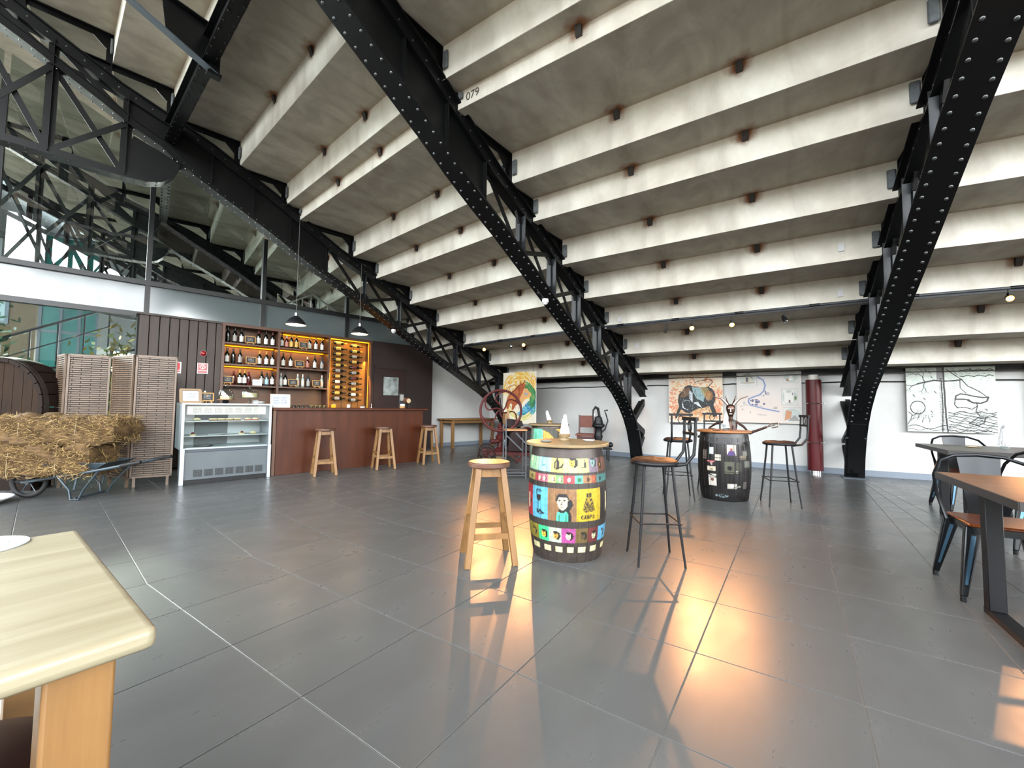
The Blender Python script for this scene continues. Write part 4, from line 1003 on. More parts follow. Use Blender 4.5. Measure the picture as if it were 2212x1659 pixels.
o = thing('bowl', 'white bowl at the right edge behind the display case', 'bowl', P(1.90, 7.8, 1.065), PROT); MB().lathe([(.0001, 0), (.03, 0), (.055, .07), (.05, .07), (.027, .01), (.0001, .008)], 16).build('bowl_body', WHITEM, o); MB().lathe([(.03, .072), (.055, .075), (.055, .10), (.0001, .10)], 16).build('bowl_cover', WHITEM, o)

# pendant lamps ---------------------------------------------------------
def pendant(x, y, z, label, cord):
    o = thing('pendant_lamp', label, 'lamp', (x, y, z), 0)
    MB().lathe([(.158, 0), (.155, .012), (.14, .045), (.10, .095), (.05, .135), (.022, .15), (.022, .155)], 32).build('shade', BLACKM, o)
    MB().lathe([(.15, .004), (.135, .045), (.095, .092), (.045, .13), (.0001, .14)], 32).build('shade_lining', mat('cream_lining', 'f2e9c8', .5, emit='fff0c0', estr=1.1), o)
    MB().lathe([(.022, .15), (.022, .2), (.0001, .205)], 12).build('cap', CHROME, o)
    MB().ball(.035, (0, 0, .05), 12, 8).build('bulb', BULBW, o)
    MB().tube([(0, 0, .2), (0, 0, cord)], .004, 6).build('cord', mat('thin_cable', '50504c', .5), o)
    l = bpy.data.lights.new('pendant_light', 'POINT'); l.energy = 4; l.color = (1, .86, .6); l.shadow_soft_size = .04; put('pendant_light', l, o, (0, 0, -.01))
pendant(-3.56, 6.8, 2.42, 'left pendant lamp with a black shade hanging over the bar', 1.9)
pendant(-2.86, 7.75, 2.44, 'right pendant lamp with a black shade hanging over the bar', 1.35)

# spot lamps on the pipes -------------------------------------------------
def spot(x, y, zc, label, target, energy, on=True, size=rad(30)):
    o = thing('spot_lamp', label, 'spotlight', (x, y, zc), 0)
    d = (Vector(target)-Vector((x, y, zc))).normalized()
    q = d.to_track_quat('Z', 'Y'); Mx = q.to_matrix().to_4x4()
    b = MB().lathe([(.0001, -.06), (.02, -.06), (.028, -.03), (.034, .03), (.036, .045)], 14); b.xf(Mx); b.build('lamp_head', BLACKM if not on else mat('grey_lamp_head', '4a4744', .4), o)
    f = MB().disc(.031, .03, .036, 14).ball(.034, (0, 0, .036), 12, 8, (1, 1, .6)); f.xf(Mx); f.build('lens', BULB if on else CHROME, o)
    MB().tube([(0, 0, .045), (0, 0, 2.60-zc)], .008, 6).build('stem', BLACKM, o)
    MB().box(-.012, -.012, .03, .012, .012, .06).build('swivel', BLACKM, o)
    if on:
        l = bpy.data.lights.new('spot_beam', 'SPOT'); l.energy = energy; l.color = (1, .43, .15); l.spot_size = size; l.spot_blend = .7; l.shadow_soft_size = .02
        lo = put('spot_beam', l, o, d*.10); lo.rotation_euler = d.to_track_quat('-Z', 'Y').to_euler()
def on_pipe(a, px, z=2.42):
    """point of the pipe seen at column px"""
    t, p0, ang = PIPES[a]; L0 = (O-dr(a+STEP)*29.75); best = None
    for k in range(401):
        q = p0.lerp(L0, k/400)
        u = 1106+902.2*(q.x/(q.y*math.cos(PITCH)+(z-CAM_H)*math.sin(PITCH)))
        if best is None or abs(u-px) < best[0]: best = (abs(u-px), q)
    return best[1]
for a, px, lb, on, tg, en, *rest_ in (
    (A1, 1045, 'lit orange spot lamp left of the two beside the left arch', True, (-.25, 2.3, 0), 200),
    (A1, 1104, 'unlit dark spot lamp between two lit ones near the middle arch', False, (0, 4, 0), 0),
    (A1, 1130, 'lit orange spot lamp above the horse painting on its right', True, (0.15, 2.6, .2), 260),
    (A2, 1437, 'small dim spot lamp leftmost on the pipe right of the middle arch', True, (2.6, 9.2, .9), 60),
    (A2, 1493, 'brightest orange spot lamp above the bull painting', True, (1.42, 2.7, 0), 230, True, rad(40)),
    (A2, 1579, 'lit spot lamp above the gap between bull painting and map', True, (2.3, 3.0, 0), 120, True, rad(75)),
    (A2, 1693, 'black unlit spot lamp hanging near the right arch', False, (4.5, 5, 0), 0)):
    q = on_pipe(a, px); spot(q.x, q.y, 2.46, lb, tg, en, on, rest_[1] if rest_ else rad(26))
q = O-dr(A3+2.4)*29.7
spot(q.x-.02, q.y, 2.5, 'lit orange spot lamp at the right edge of the picture', (3.2, 1.2, .3), 320)
# security cameras on the arches
for (s, z, a, lb) in ((31.78, 2.66, A2, 'white dome camera fixed under the middle arch'), (31.66, 2.70, A1, 'white dome camera fixed under the left arch')):
    v = pol(s, a, z, -.08)
    o = thing('dome_camera', lb, 'camera', v, 0); MB().lathe([(.0001, .05), (.045, .045), (.05, 0), (.046, -.008)], 18).build('housing', WHITEM, o); MB().ball(.038, (0, 0, -.005), 14, 8).build('dome', WHITEM, o); MB().tube([(0, 0, .04), (-.05, .03, .1), (-.12, .05, .2)], .008, 6).build('cable', BLACKM, o)
# ================================================================== stools, barrels, tables
def facing(x, y): return math.atan2(-x, -y) * -1 + 0 if False else math.atan2(y, x) - math.pi/2   # rz so that local -y looks at the camera
def wood_stool(label, x, y, rz, h=.72, seat=WSEAT, seat_top=None, leg=WOAK, spread=.17, group=None):
    o = thing('wooden_stool', label, 'stool', (x, y, 0), rz, group)
    s = bevel(MB().disc(.157, h-.036, h, 36).me('seat', seat), .006, 2); put('seat', s, o)
    MB().lathe([(.0001, h-.006), (.12, h-.006), (.148, h+.0015), (.0001, h+.0015)], 32, smooth=False).build('seat_top', seat_top or seat, o)
    ct = [(-1, -1), (1, -1), (1, 1), (-1, 1)]
    for sx, sy in ct:
        m = MB().bar((sx*.088, sy*.088, h-.036), (sx*spread, sy*spread, 0), .042, .042, (0, 1, 0)).me('leg', leg); bevel(m, .003, 1); put('leg', m, o)
    for i in range(4):
        (ax, ay), (bx, by) = ct[i], ct[(i+1) % 4]
        put('apron', MB().bar((ax*.09, ay*.09, h-.07), (bx*.09, by*.09, h-.07), .018, .06).me('apron', leg), o)
        zz = .205 if i % 2 == 0 else .285; f = .088+(spread-.088)*(1-zz/(h-.036))
        put('stretcher', MB().bar((ax*f, ay*f, zz), (bx*f, by*f, zz), .02, .04).me('stretcher', leg), o)
    return o
wood_stool('light oak bar stool with an orange-lit seat, left of the painted barrel', -.165, 3.16, rad(12), .715, WSEAT, WSEATT)
for t, off, lb in ((2.62, 6.93, 'oak stool at the left end of the bar counter'), (3.66, 6.95, 'shadowed oak stool at the middle of the bar counter'), (4.62, 6.98, 'oak stool at the right end of the bar counter')):
    x, y, _ = P(t, off); wood_stool(lb, x, y, PROT+rad(-12), .74, WSEAT, None, WOAK, .16)
def iron_stool(label, x, y, face, h=.74):
    """face: direction the sitter looks, local +y; backrest at -y"""
    o = thing('iron_bar_stool', label, 'bar stool', (x, y, 0), face)
    MB().tube([(.16*math.cos(a), .16*math.sin(a), h-.02) for a in [2*math.pi*k/28 for k in range(28)]], .016, 8, True).build('seat_ring', BLACKM, o)
    b = MB(); n = 28; V = [(0, 0, h+.008)]; F = []
    rr = random.Random(int(x*100))
    for q, (r_, zz) in enumerate(((.08, .012), (.14, .008), (.165, -.002), (.165, -.02), (.0001, -.03))):
        for k in range(n): a = 2*math.pi*k/n; V.append((r_*math.cos(a), r_*math.sin(a), h+zz+(rr.uniform(-.004, .005) if q < 2 else 0)))
    F += [(0, 1+k, 1+(k+1) % n) for k in range(n)]
    for q in range(4): F += [(1+q*n+k, 1+(q+1)*n+k, 1+(q+1)*n+(k+1) % n, 1+q*n+(k+1) % n) for k in range(n)]
    b.add(V, F, True).build('seat', LEATH, o)
    ft = []
    for sx, sy in ((-1, -1), (1, -1), (1, 1), (-1, 1)):
        a, c = (sx*.10, sy*.10, h-.03), (sx*.165, sy*.165, 0); MB().tube([a, (sx*.125, sy*.125, h*.55), c], [.011, .011, .008], 8).build('leg', BLACKM, o); ft.append((sx, sy))
    zz = .30; f = .137
    for i in range(4):
        (ax, ay), (bx, by) = ft[i], ft[(i+1) % 4]; MB().tube([(ax*f*1.08, ay*f*1.08, zz), (bx*f*1.08, by*f*1.08, zz)], .006, 6).build('stretcher', BLACKM, o)
    for sx in (-1, 1):
        pts = [(sx*.09, -.10, h-.035), (sx*.10, -.20, h-.02), (sx*.105, -.255, h+.05), (sx*.105, -.265, h+.15), (sx*.105, -.27, h+.30)]
        MB().tube(pts, [.013, .013, .012, .011, .011], 8).build('back_post', BLACKM, o)
    MB().bar((-.135, -.27, h+.31), (.135, -.27, h+.31), .02, .028).build('back_rail', BLACKM, o)
    MB().bar((-.12, -.267, h+.20), (.12, -.267, h+.20), .018, .022).build('back_rail', BLACKM, o)
    MB().tube([(.032*math.cos(a), -.268, h+.252+.042*math.sin(a)) for a in [2*math.pi*k/18 for k in range(18)]], .005, 6, True).build('oval_ring', BLACKM, o)
    return o
iron_stool('front black wrought iron bar stool with a curved backrest, right of the painted barrel', 1.08, 3.18, rad(88))
iron_stool('black wrought iron bar stool to the left of the dark sticker barrel', 2.12, 5.35, facing(2.12, 5.35)+rad(8))
iron_stool('black wrought iron bar stool behind the dark sticker barrel, only its backrest showing', 2.86, 6.02, facing(2.86, 6.0)+rad(176))
iron_stool('black wrought iron bar stool to the right of the dark sticker barrel', 3.20, 5.02, rad(75))

HB = .83
def barrel(label, x, y, rz, cv, paint, lidm=WLID, hoops=((.745, .815),), lid_r=.325, steel=None, rmul=1.0, N=22, back=None, lh=HB):
    o = thing('wine_barrel', label, 'barrel', (x, y, 0), rz)
    def rad_(z): u = (z-lh*.52)/(lh*.52); return (.305-.042*u*u-.0*u)*rmul
    nz = cv.H//2 if cv.H > 120 else cv.H
    for k in range(N):
        th0, th1 = -math.pi+2*math.pi*k/N, -math.pi+2*math.pi*(k+1)/N
        front = abs((th0+th1)/2) < rad(100); nt = 14 if front else 4; zn = nz if front else 24
        V = []; U = []; W_ = []
        for j in range(zn+1):
            z = lh*j/zn
            for i in range(nt+1):
                f = i/nt; th = th0+(th1-th0)*f; r = rad_(z)-.0035*max(0, abs(f-.5)*2-.82)/.18-.0012*(2*f-1)**2
                V.append((r*math.sin(th), -r*math.cos(th), z)); u = (th+math.pi/2)/math.pi
                if u < 0: u = -u
                if u > 1: u = 2-u
                U.append(u); W_.append(1-z/lh)
        cols = cv.sample(np.array(U), np.array(W_)); F = []
        for j in range(zn):
            for i in range(nt): a = j*(nt+1)+i; F.append((a, a+1, a+nt+2, a+nt+1))
        put('stave', paint_mesh('stave', V, F, cols, paint, True), o)
    for (z0, z1) in hoops:
        MB().lathe([(rad_(z0)-.002, z0), (rad_(z0)+.004, z0), (rad_(z1)+.004, z1), (rad_(z1)-.002, z1)], 48).build('hoop', steel or mat('dull_barrel_hoop', '4a4440', .35, .6, vary='39302d', scale=9), o)
    MB().disc(rad_(0)-.01, .01, .03, 40).build('bottom_head', WDARK, o)
    put('lid', bevel(MB().disc(lid_r, lh, lh+.024, 56).me('lid', lidm), .006, 2), o)
    return o
# --- painted barrel in front
cv = Cv(340, 330, '3a322c'); cv.noise(.15, 30, 2)
def vz(z): return 1-z/HB
def ux(xc): return (math.asin(max(-1, min(1, (xc-524)/424)))+math.pi/2)/math.pi
def cells(z0, z1, edges, cols):
    for (a, b), c in zip(zip(edges[:-1], edges[1:]), cols): cv.rect(ux(a) if a > 105 else 0, vz(z1), ux(b) if b < 940 else 1, vz(z0), c)
cells(.655, .79, [100, 215, 350, 490, 650, 755, 850, 950], ['8fb892', '9ad2cf', 'e8cf6a', 'b9c389', 'c0bf7c', '7d6c7a', '6b4a3a'])
cells(.575, .628, [100, 185, 215, 330, 410, 490, 600, 690, 780, 830, 950], ['a89a58', 'a03a40', 'c0687a', 'c9c47a', '7fb06c', 'b04048', '5fd3a0', '9a7048', '9a4a30', '4a807c'])
cells(.305, .535, [100, 165, 330, 620, 862, 950], ['b02c38', '5fb4d0', '8f6a45', 'c6a822', '2a2422'])
cells(.145, .255, [100, 125, 222, 340, 470, 612, 742, 850, 950], ['7f9a50', '9a8a30', '3fd48c', 'b4c0ac', 'a84a8c', '6e5a30', '6b2c2c', '5fa8cc'])
for xc in range(60, 1000, 125):
    if 100 < xc < 945: cv.rect(ux(xc-35), vz(.118), ux(xc+38), vz(.075), 'e4dca8')
def head(u, v, s, face='e8d888', shade='15120f', rot=0):
    cv.ell(u+.018*s, v+.004, .022*s, .034*s, shade); cv.ell(u, v, .020*s, .036*s, face); cv.ell(u, v-.024*s, .018*s, .012*s, shade)
    for d in (-1, 1): cv.ell(u+d*.008*s, v-.006*s, .0035*s, .0035*s, shade)
    cv.line([(u, v-.004*s), (u-.003*s, v+.009*s), (u+.002*s, v+.009*s)], .0022*s, shade); cv.line([(u-.006*s, v+.018*s), (u+.006*s, v+.018*s)], .0022*s, shade)
# row one
vv = vz(.725)
u = ux(275); cv.ring(u, vv, .026, .036, .12, '4f8f98'); cv.line([(u-.03, vv+.05), (u, vv+.03), (u+.03, vv+.045)], .003, '4f8f98'); cv.line([(u-.015, vv-.01), (u+.012, vv-.01)], .003, '4f8f98')
u = ux(165); cv.line([(u-.02, vv-.05), (u+.02, vv-.05), (u+.015, vv+.01), (u+.02, vv+.05)], .003, '4d7050'); cv.ell(ux(128), vv, .015, .035, 'cdd9a0')
u = ux(415); cv.poly([(u-.004, vz(.785)), (u+.010, vz(.785)), (u+.010, vv-.02), (u+.024, vv), (u+.022, vv+.055), (u, vv+.068), (u-.022, vv+.055), (u-.022, vv), (u-.004, vv-.02)], '22201e'); cv.poly([(u+.022, vv+.05), (u+.06, vv-.01), (u+.045, vv+.05)], '22201e'); cv.line([(u-.006, vv), (u-.006, vv+.05)], .003, 'c9b060')
head(ux(575), vv, 1.25, 'e8c84a'); 
u = ux(695); cv.poly([(u-.02, vv+.045), (u+.025, vv+.045), (u+.02, vv-.035)], '2a2620'); cv.poly([(u-.02, vv+.04), (u+.008, vv+.04), (u+.012, vv-.02)], 'b8b47c')
head(ux(800), vv, 1.1, '7fa8a0', '3a3038'); u = ux(880); cv.line([(u, vv-.08), (u, vv)], .008, '2a1c18'); cv.ell(u, vv+.03, .02, .035, '2a1c18'); cv.ell(u-.002, vv+.03, .009, .016, 'c9a040')
for xc, c in ((140, '403018'), (235, 'f0e0b0'), (285, 'f0e0b0'), (375, 'c9a0a0'), (450, 'e8e8c0'), (545, 'e8e0d0'), (645, '207048'), (738, '503018'), (800, 'c06838'), (865, '203c38')):
    cv.ell(ux(xc)+.01, vz(.60), .012, .016, '201c18', .7); cv.ell(ux(xc), vz(.60), .011, .018, c)
# row two: glass, man, skirt with the word
v0 = vz(.42)
u = ux(128); cv.poly([(u-.02, vz(.47)), (u+.01, vz(.47)), (u+.012, vz(.36)), (u-.02, vz(.355))], 'e8dcb8'); cv.ell(u+.025, vz(.41), .012, .03, '201818')
u = ux(230); cv.line([(u-.026, vz(.505)), (u-.024, vz(.46)), (u-.012, vz(.43)), (u+.012, vz(.43)), (u+.026, vz(.46)), (u+.026, vz(.505))], .0035, '14181c'); cv.ring(u, vz(.505), .027, .008, .3, '14181c')
cv.poly([(u-.024, vz(.475)), (u+.026, vz(.475)), (u+.022, vz(.445)), (u, vz(.427)), (u-.018, vz(.445))], '14181c'); cv.line([(u, vz(.43)), (u-.004, vz(.37))], .003, '14181c')
for k in range(4): cv.ring(u+.002+.006*k, vz(.362-.006*k), .022+.003*k, .008, .35, '14181c')
for xx in range(345, 612, 22): cv.line([(ux(xx), vz(.535)), (ux(xx+6), vz(.305))], .002, '6e4e32', .6)
u = ux(475); cv.poly([(u+.02, vz(.46)), (u+.075, vz(.46)), (u+.085, vz(.42)), (u+.055, vz(.38)), (u+.075, vz(.34)), (u+.07, vz(.305)), (u, vz(.305))], '141414')
cv.poly([(u-.045, vz(.305)), (u-.04, vz(.365)), (u-.02, vz(.375)), (u+.03, vz(.375)), (u+.045, vz(.36)), (u+.05, vz(.305))], '4fcfa4'); cv.line([(u-.022, vz(.35)), (u-.02, vz(.305))], .003, '141414'); cv.line([(u+.03, vz(.35)), (u+.032, vz(.305))], .003, '141414')
cv.poly([(u-.025, vz(.39)), (u+.025, vz(.39)), (u+.02, vz(.365)), (u-.02, vz(.365))], '141414')
cv.poly([(u-.042, vz(.47)), (u-.03, vz(.485)), (u+.03, vz(.482)), (u+.046, vz(.46)), (u+.035, vz(.405)), (u+.01, vz(.383)), (u-.012, vz(.388)), (u-.034, vz(.42))], 'e4dcb4')
cv.poly([(u-.048, vz(.455)), (u-.04, vz(.485)), (u-.02, vz(.50)), (u+.03, vz(.498)), (u+.052, vz(.475)), (u+.05, vz(.455)), (u+.03, vz(.475)), (u-.012, vz(.478)), (u-.03, vz(.465)), (u-.04, vz(.44))], '1c1a18')
for sx in (-.02, .018): cv.line([(u+sx-.012, vz(.452)), (u+sx, vz(.457)), (u+sx+.012, vz(.451))], .003, '1c1a18'); cv.ell(u+sx, vz(.444), .006, .005, '1c1a18')
cv.line([(u-.002, vz(.45)), (u-.006, vz(.425)), (u+.004, vz(.422))], .003, '1c1a18'); cv.line([(u-.012, vz(.405)), (u+.012, vz(.405))], .0035, '1c1a18'); cv.line([(u-.008, vz(.398)), (u+.008, vz(.398))], .002, '1c1a18')
u = ux(745); cv.poly([(u-.022, vz(.485)), (u+.022, vz(.485)), (u+.028, vz(.46)), (u+.058, vz(.38)), (u+.03, vz(.368)), (u, vz(.372)), (u-.03, vz(.365)), (u-.052, vz(.385)), (u-.028, vz(.46))], '1c1810')
for k in range(-4, 5): cv.line([(u+k*.0045, vz(.48)), (u+k*.011, vz(.375))], .0016, 'b89a20', .9)
for k in range(5): cv.line([(u-.05+.005*k, vz(.385+.017*k)), (u, vz(.376+.017*k)), (u+.05-.005*k, vz(.385+.017*k))], .0014, 'b89a20', .8)
for k in range(6): cv.line([(u-.02+.008*k, vz(.485)), (u-.022+.009*k, vz(.50))], .003, '1c1810')
text_cv(cv, 'CAMPO', u-.062, vz(.345), .115, .030, .0038, '2c260c', .7)
u = ux(925); cv.poly([(u-.01, vz(.50)), (u+.03, vz(.48)), (u+.02, vz(.43)), (u+.04, vz(.38)), (u, vz(.34)), (u-.01, vz(.40))], 'd8cfa8')
for xc, f in ((170, 'b8a040'), (280, 'e8c848'), (405, 'd8a848'), (540, 'ecdcc0'), (690, '5a4a30'), (805, 'e0d0a8'), (900, '88c0d8')): head(ux(xc), vz(.20), 1.0, f, '251c14')
for k in range(0, 24): cv.line([(k/22*1.0+.004, 0), (k/22*1.0+.004, 1)], .0012, '1a1714', .5)
cv.noise(.10, 60, 5)
barrel('wooden wine barrel table painted with coloured squares, faces, a wine glass and a skirt', .445, 3.35, facing(.445, 3.35), cv, PAINT, hoops=((.755, .82),))
# --- dark sticker barrel
cv = Cv(240, 220, '1a1716'); cv.noise(.25, 40, 4)
def sx_(xc): return (math.asin(max(-1, min(1, (xc-475)/362)))+math.pi/2)/math.pi
def sv(y): return (y-572)/(1555-572)
for (x0, y0, x1, y1, c) in ((605, 582, 690, 635, '8f8c7c'), (278, 780, 330, 880, 'd4e0e4'), (355, 880, 432, 975, 'c9c2b4'), (250, 980, 350, 1000, 'd07078'), (255, 1065, 365, 1135, 'cfc6b0'), (265, 1165, 370, 1340, 'd2cec4'), (512, 742, 634, 885, 'cdbfae'), (480, 978, 620, 1150, '57594a'), (625, 990, 700, 1110, '3c3c32'), (735, 970, 805, 1060, '6a6c64'), (680, 895, 760, 945, '7c705c'), (518, 1290, 640, 1365, 'bcb8ac'), (725, 1270, 770, 1370, '5c5654'), (190, 820, 240, 960, '6e625c'), (170, 610, 205, 650, '8c7c70'), (700, 665, 760, 745, '4a443c'), (720, 830, 775, 885, '6f7068')):
    cv.rect(sx_(x0), sv(y0), sx_(x1), sv(y1), c)
cv.poly([(sx_(515), sv(885)), (sx_(540), sv(830)), (sx_(575), sv(805)), (sx_(610), sv(835)), (sx_(632), sv(885))], '4a3570'); cv.ell(sx_(572), sv(800), .016, .018, 'a05038')
cv.ell(sx_(548), sv(1070), .03, .034, '0a0908'); cv.ell(sx_(640), sv(1122), .018, .02, '9a9a88'); cv.ell(sx_(315), sv(1250), .02, .022, '7a4438'); cv.ell(sx_(310), sv(1100), .018, .016, '9a8a70')
cv.poly([(sx_(285), sv(1000)), (sx_(330), sv(1000)), (sx_(310), sv(1055))], 'b8a49c'); cv.poly([(sx_(260), sv(1165)), (sx_(375), sv(1200)), (sx_(375), sv(1215)), (sx_(260), sv(1180))], '1c1a1a')
cv.line([(sx_(590), sv(1320)), (sx_(600), sv(1350)), (sx_(690), sv(1330))], .012, '8f8d88'); cv.ell(sx_(580), sv(1325), .03, .02, 'd8d8d2')
cv.ell(sx_(435), sv(1473), .085, .024, '8fa0a4'); text_cv(cv, 'CAM', sx_(370), sv(1462), .09, .022, .005, '20282c'); squiggle(cv, sx_(430), sv(1463), .07, .02, .005, '20282c', 2)
for y in (640, 720, 930, 1130, 1215, 1390): cv.line([(0, sv(y)), (1, sv(y))], .003, '0c0b0b', .8)
for y in (650, 1400): cv.rect(0, sv(y), 1, sv(y+60), '232122', .6)
for xx in (248, 425, 500, 610, 690): cv.line([(sx_(xx), 0), (sx_(xx), 1)], .003, '0c0b0b', .7)
barrel('dark varnished wine barrel table covered with stickers, right of the middle arch', 2.72, 5.38, facing(2.72, 5.38), cv, PAINTG, lidm=mat('orange_wood_lid', 'a0693c', .35, vary='9a6438', scale=3), hoops=((.77, .82), (.70, .725), (.13, .16), (.015, .05)), steel=mat('black_barrel_hoop', '1d1c1d', .3, .3), lid_r=.315)
# --- third barrel behind, painted yellow and mint
cv = Cv(160, 160, 'd6a432'); cv.rect(0, .05, .22, 1, '7d8f80'); cv.rect(.2, .05, .40, 1, '66c9a6'); cv.rect(0, 0, 1, .06, '3c342c')
cv.poly([(.36, .06), (.62, .06), (.78, .16), (.62, .26), (.5, .12)], '3c3c30'); cv.poly([(.72, .3), (.58, .5), (.56, .9), (.9, .9), (.9, .3)], '2e3426'); cv.ell(.82, .2, .12, .16, 'c98a28'); cv.poly([(.44, .3), (.6, .34), (.5, .7)], 'c88c28', .6); cv.noise(.12, 30, 3)
for k in range(22): cv.line([(k/22, 0), (k/22, 1)], .003, '5a4a28', .5)
barrel('yellow and mint painted wine barrel table behind the front barrel', .60, 6.75, facing(.6, 6.75), cv, PAINT, hoops=((.80, .826),))
cv = None
# napkin holders, coasters
def napkins(label, x, y, z, cup=True, s=1.0, lean=0.0):
    o = thing('napkin_holder', label, 'napkin holder', (x, y, z), 0)
    if cup:
        MB().lathe([(.0001, 0), (.040, 0), (.044, .012), (.040, .02), (.038, .026), (.044, .032), (.046, .055), (.040, .062), (.034, .062), (.034, .03), (.0001, .03)], 20).build('wooden_cup', WLID, o)
    else:
        MB().lathe([(.0001, 0), (.036, 0), (.04, .07), (.037, .07), (.033, .006), (.0001, .006)], 18).build('glass_cup', GLASSD, o)
    rr = random.Random(int(x*77)); m = MB()
    for k in range(5):
        a0 = k*1.3; n = 9; V = []; F = []
        for j in range(6):
            t = j/5; w_ = (.034-.020*t)*(1+.2*rr.random())
            for i in range(n):
                a = a0+2.4*i/(n-1); r = w_*(1+.18*math.sin(i*2.1+k)); V.append((r*math.cos(a)*s+lean*t*.1, r*math.sin(a)*s, .03+(.165+.02*math.sin(k*2+i*.4))*t*s))
        for j in range(5):
            for i in range(n-1): F.append((j*n+i, j*n+i+1, (j+1)*n+i+1, (j+1)*n+i))
        m.add(V, F, True)
    me = m.me('paper_napkins', TISSUE); put('paper_napkins', me, o)
    return o
zt = HB+.024
napkins('turned wooden cup of white napkins on the front painted barrel', .425, 3.36, zt)
napkins('wooden cup with white napkins on the yellow and mint barrel', .62, 6.80, zt, lean=-.5)
napkins('glass of white napkins on the dark sticker barrel', 2.74, 5.36, zt, False, 1.05)
def coaster(label, x, y, z, r, m=PLATE, cat='coaster', nm='coaster'):
    o = thing(nm, label, cat, (x, y, z), 0); MB().lathe([(.0001, 0), (r*.8, 0), (r, .008), (r*.97, .011), (r*.75, .004), (.0001, .004)], 28).build('dish', m, o); MB().lathe([(r*.55, .0045), (r*.6, .006), (.0001, .006)], 20).build('centre', m, o)
coaster('small white saucer at the right of the front painted barrel top', .63, 3.42, zt, .05)
coaster('small clear ashtray at the left of the front painted barrel top', .27, 3.28, zt, .045, mat('grey_glass', '8d8f88', .2))
coaster('grey ashtray at the left of the dark sticker barrel top', 2.55, 5.22, zt, .05, mat('dark_ashtray', '4b4340', .3))
o = thing('drinking_glass', 'tall red-brown glass beside the napkins on the dark sticker barrel', 'glass', (2.86, 5.40, zt), 0)
MB().lathe([(.0001, 0), (.024, 0), (.03, .13), (.027, .13), (.021, .006), (.0001, .006)], 16).build('glass_body', GLASSD, o); MB().disc(.02, .006, .06, 14).build('drink', REDC, o)

# metal framed high stool with wooden seat
o = thing('framed_bar_stool', 'square metal framed bar stool with a wooden seat beside the red flywheel', 'bar stool', (.05, 6.75, 0), rad(8))
h = .74; w_ = .16
for sx, sy in ((-1, -1), (1, -1), (1, 1), (-1, 1)): MB().bar((sx*w_, sy*w_, 0), (sx*w_, sy*w_, h if sx > 0 else h+.18), .022, .022).build('leg', mat('dark_grey_tube', '3b4044', .5), o)
for z in (.05, .09):
    for a, b in (((-w_, -w_), (w_, -w_)), ((w_, -w_), (w_, w_)), ((w_, w_), (-w_, w_)), ((-w_, w_), (-w_, -w_))):
        if z == .05 or a[1] == b[1]: MB().bar((a[0], a[1], z), (b[0], b[1], z), .016, .016).build('foot_rail', _m['dark_grey_tube'], o)
MB().bar((-w_, -w_, h-.06), (w_*.6, -w_, h-.3), .012, .02).bar((w_, -w_, h-.2), (0, -w_, h-.03), .012, .02).build('brace', _m['dark_grey_tube'], o)
put('seat', bevel(MB().box(-.17, -.17, h, .18, .17, h+.028).me('seat', WSEATT), .005, 1), o); put('backrest', bevel(MB().box(-.175, -.17, h+.1, -.15, .17, h+.27).me('backrest', WOAK), .005, 1), o)

# ------------------------------------------------------------------ old machine with the red flywheel
o = thing('flywheel_machine', 'old oxide red farm machine with a big spoked flywheel on a wheeled cart', 'machine', (-.22, 8.35, 0), rad(3))
wy, wz, wr = -.12, 1.04, .40
MB().tube([(wr*math.cos(a), wy, wz+wr*math.sin(a)) for a in [2*math.pi*k/48 for k in range(48)]], .025, 8, True).build('flywheel_rim', REDP, o)
hub = MB().lathe([(.0001, -.05), (.04, -.05), (.05, -.02), (.055, .02), (.04, .05), (.0001, .05)], 16, (0, wy, wz), 'y').build('flywheel_hub', REDP, o)
for k in range(6):
    a0 = rad(60*k+10); pts = []
    for j in range(9):
        t = j/8; rr_ = .04+(wr-.04)*t; a = a0+.85*math.sin(t*math.pi)*.9*(1-.0*t)+t*.1; pts.append((rr_*math.cos(a), wy, wz+rr_*math.sin(a)))
    MB().tube(pts, [.021-.005*math.sin(j/8*math.pi) for j in range(9)], 6).build('flywheel_spoke', REDP, o)
MB().tube([(0, wy-.12, wz), (0, .35, wz)], .022, 10).build('axle', DIRTM, o)
MB().tube([(0, wy-.12, wz), (.0, wy-.14, wz+.02), (-.02, wy-.15, wz+.25)], [.016, .012, .01], 8).build('crank_pin', DIRTM, o)
MB().lathe([(.10, .22), (.11, .27), (.06, .31), (.05, .42), (.09, .46), (.10, .52), (.06, .56), (.055, .68), (.065, .72), (.035, .76), (.03, .80)], 16, (0, .1, 0)).build('column', REDP, o)
MB().tube([(-.13, .02, .42), (-.03, .06, .44)], .045, 10).ball(.055, (-.15, .02, .43), 12, 8).build('side_valve', REDP, o)
for y in (-.22, .32): put('cart_rail', MB().bar((-.35, y, .22), (.85, y, .20), .05, .06).me('cart_rail', REDP), o)
for x in (-.3, .1, .5, .82): put('cross_member', MB().bar((x, -.25, .18), (x, .35, .18), .05, .05).me('cross_member', DIRTM), o)
for x, y, r_ in ((-.27, -.3, .165), (-.27, .4, .165), (.72, -.3, .12), (.72, .4, .12)):
    MB().tube([(x+r_*math.cos(a), y, r_+.012+r_*math.sin(a)) for a in [2*math.pi*k/28 for k in range(28)]], .011, 6, True).build('cart_wheel_rim', DIRTM, o)
    MB().ball(.028, (x, y, r_+.012), 10, 6).build('cart_wheel_hub', REDP, o)
    for k in range(8): a = 2*math.pi*k/8; MB().tube([(x, y, r_+.012), (x+r_*math.cos(a), y, r_+.012+r_*math.sin(a))], .005, 5).build('cart_wheel_spoke', DIRTM, o)
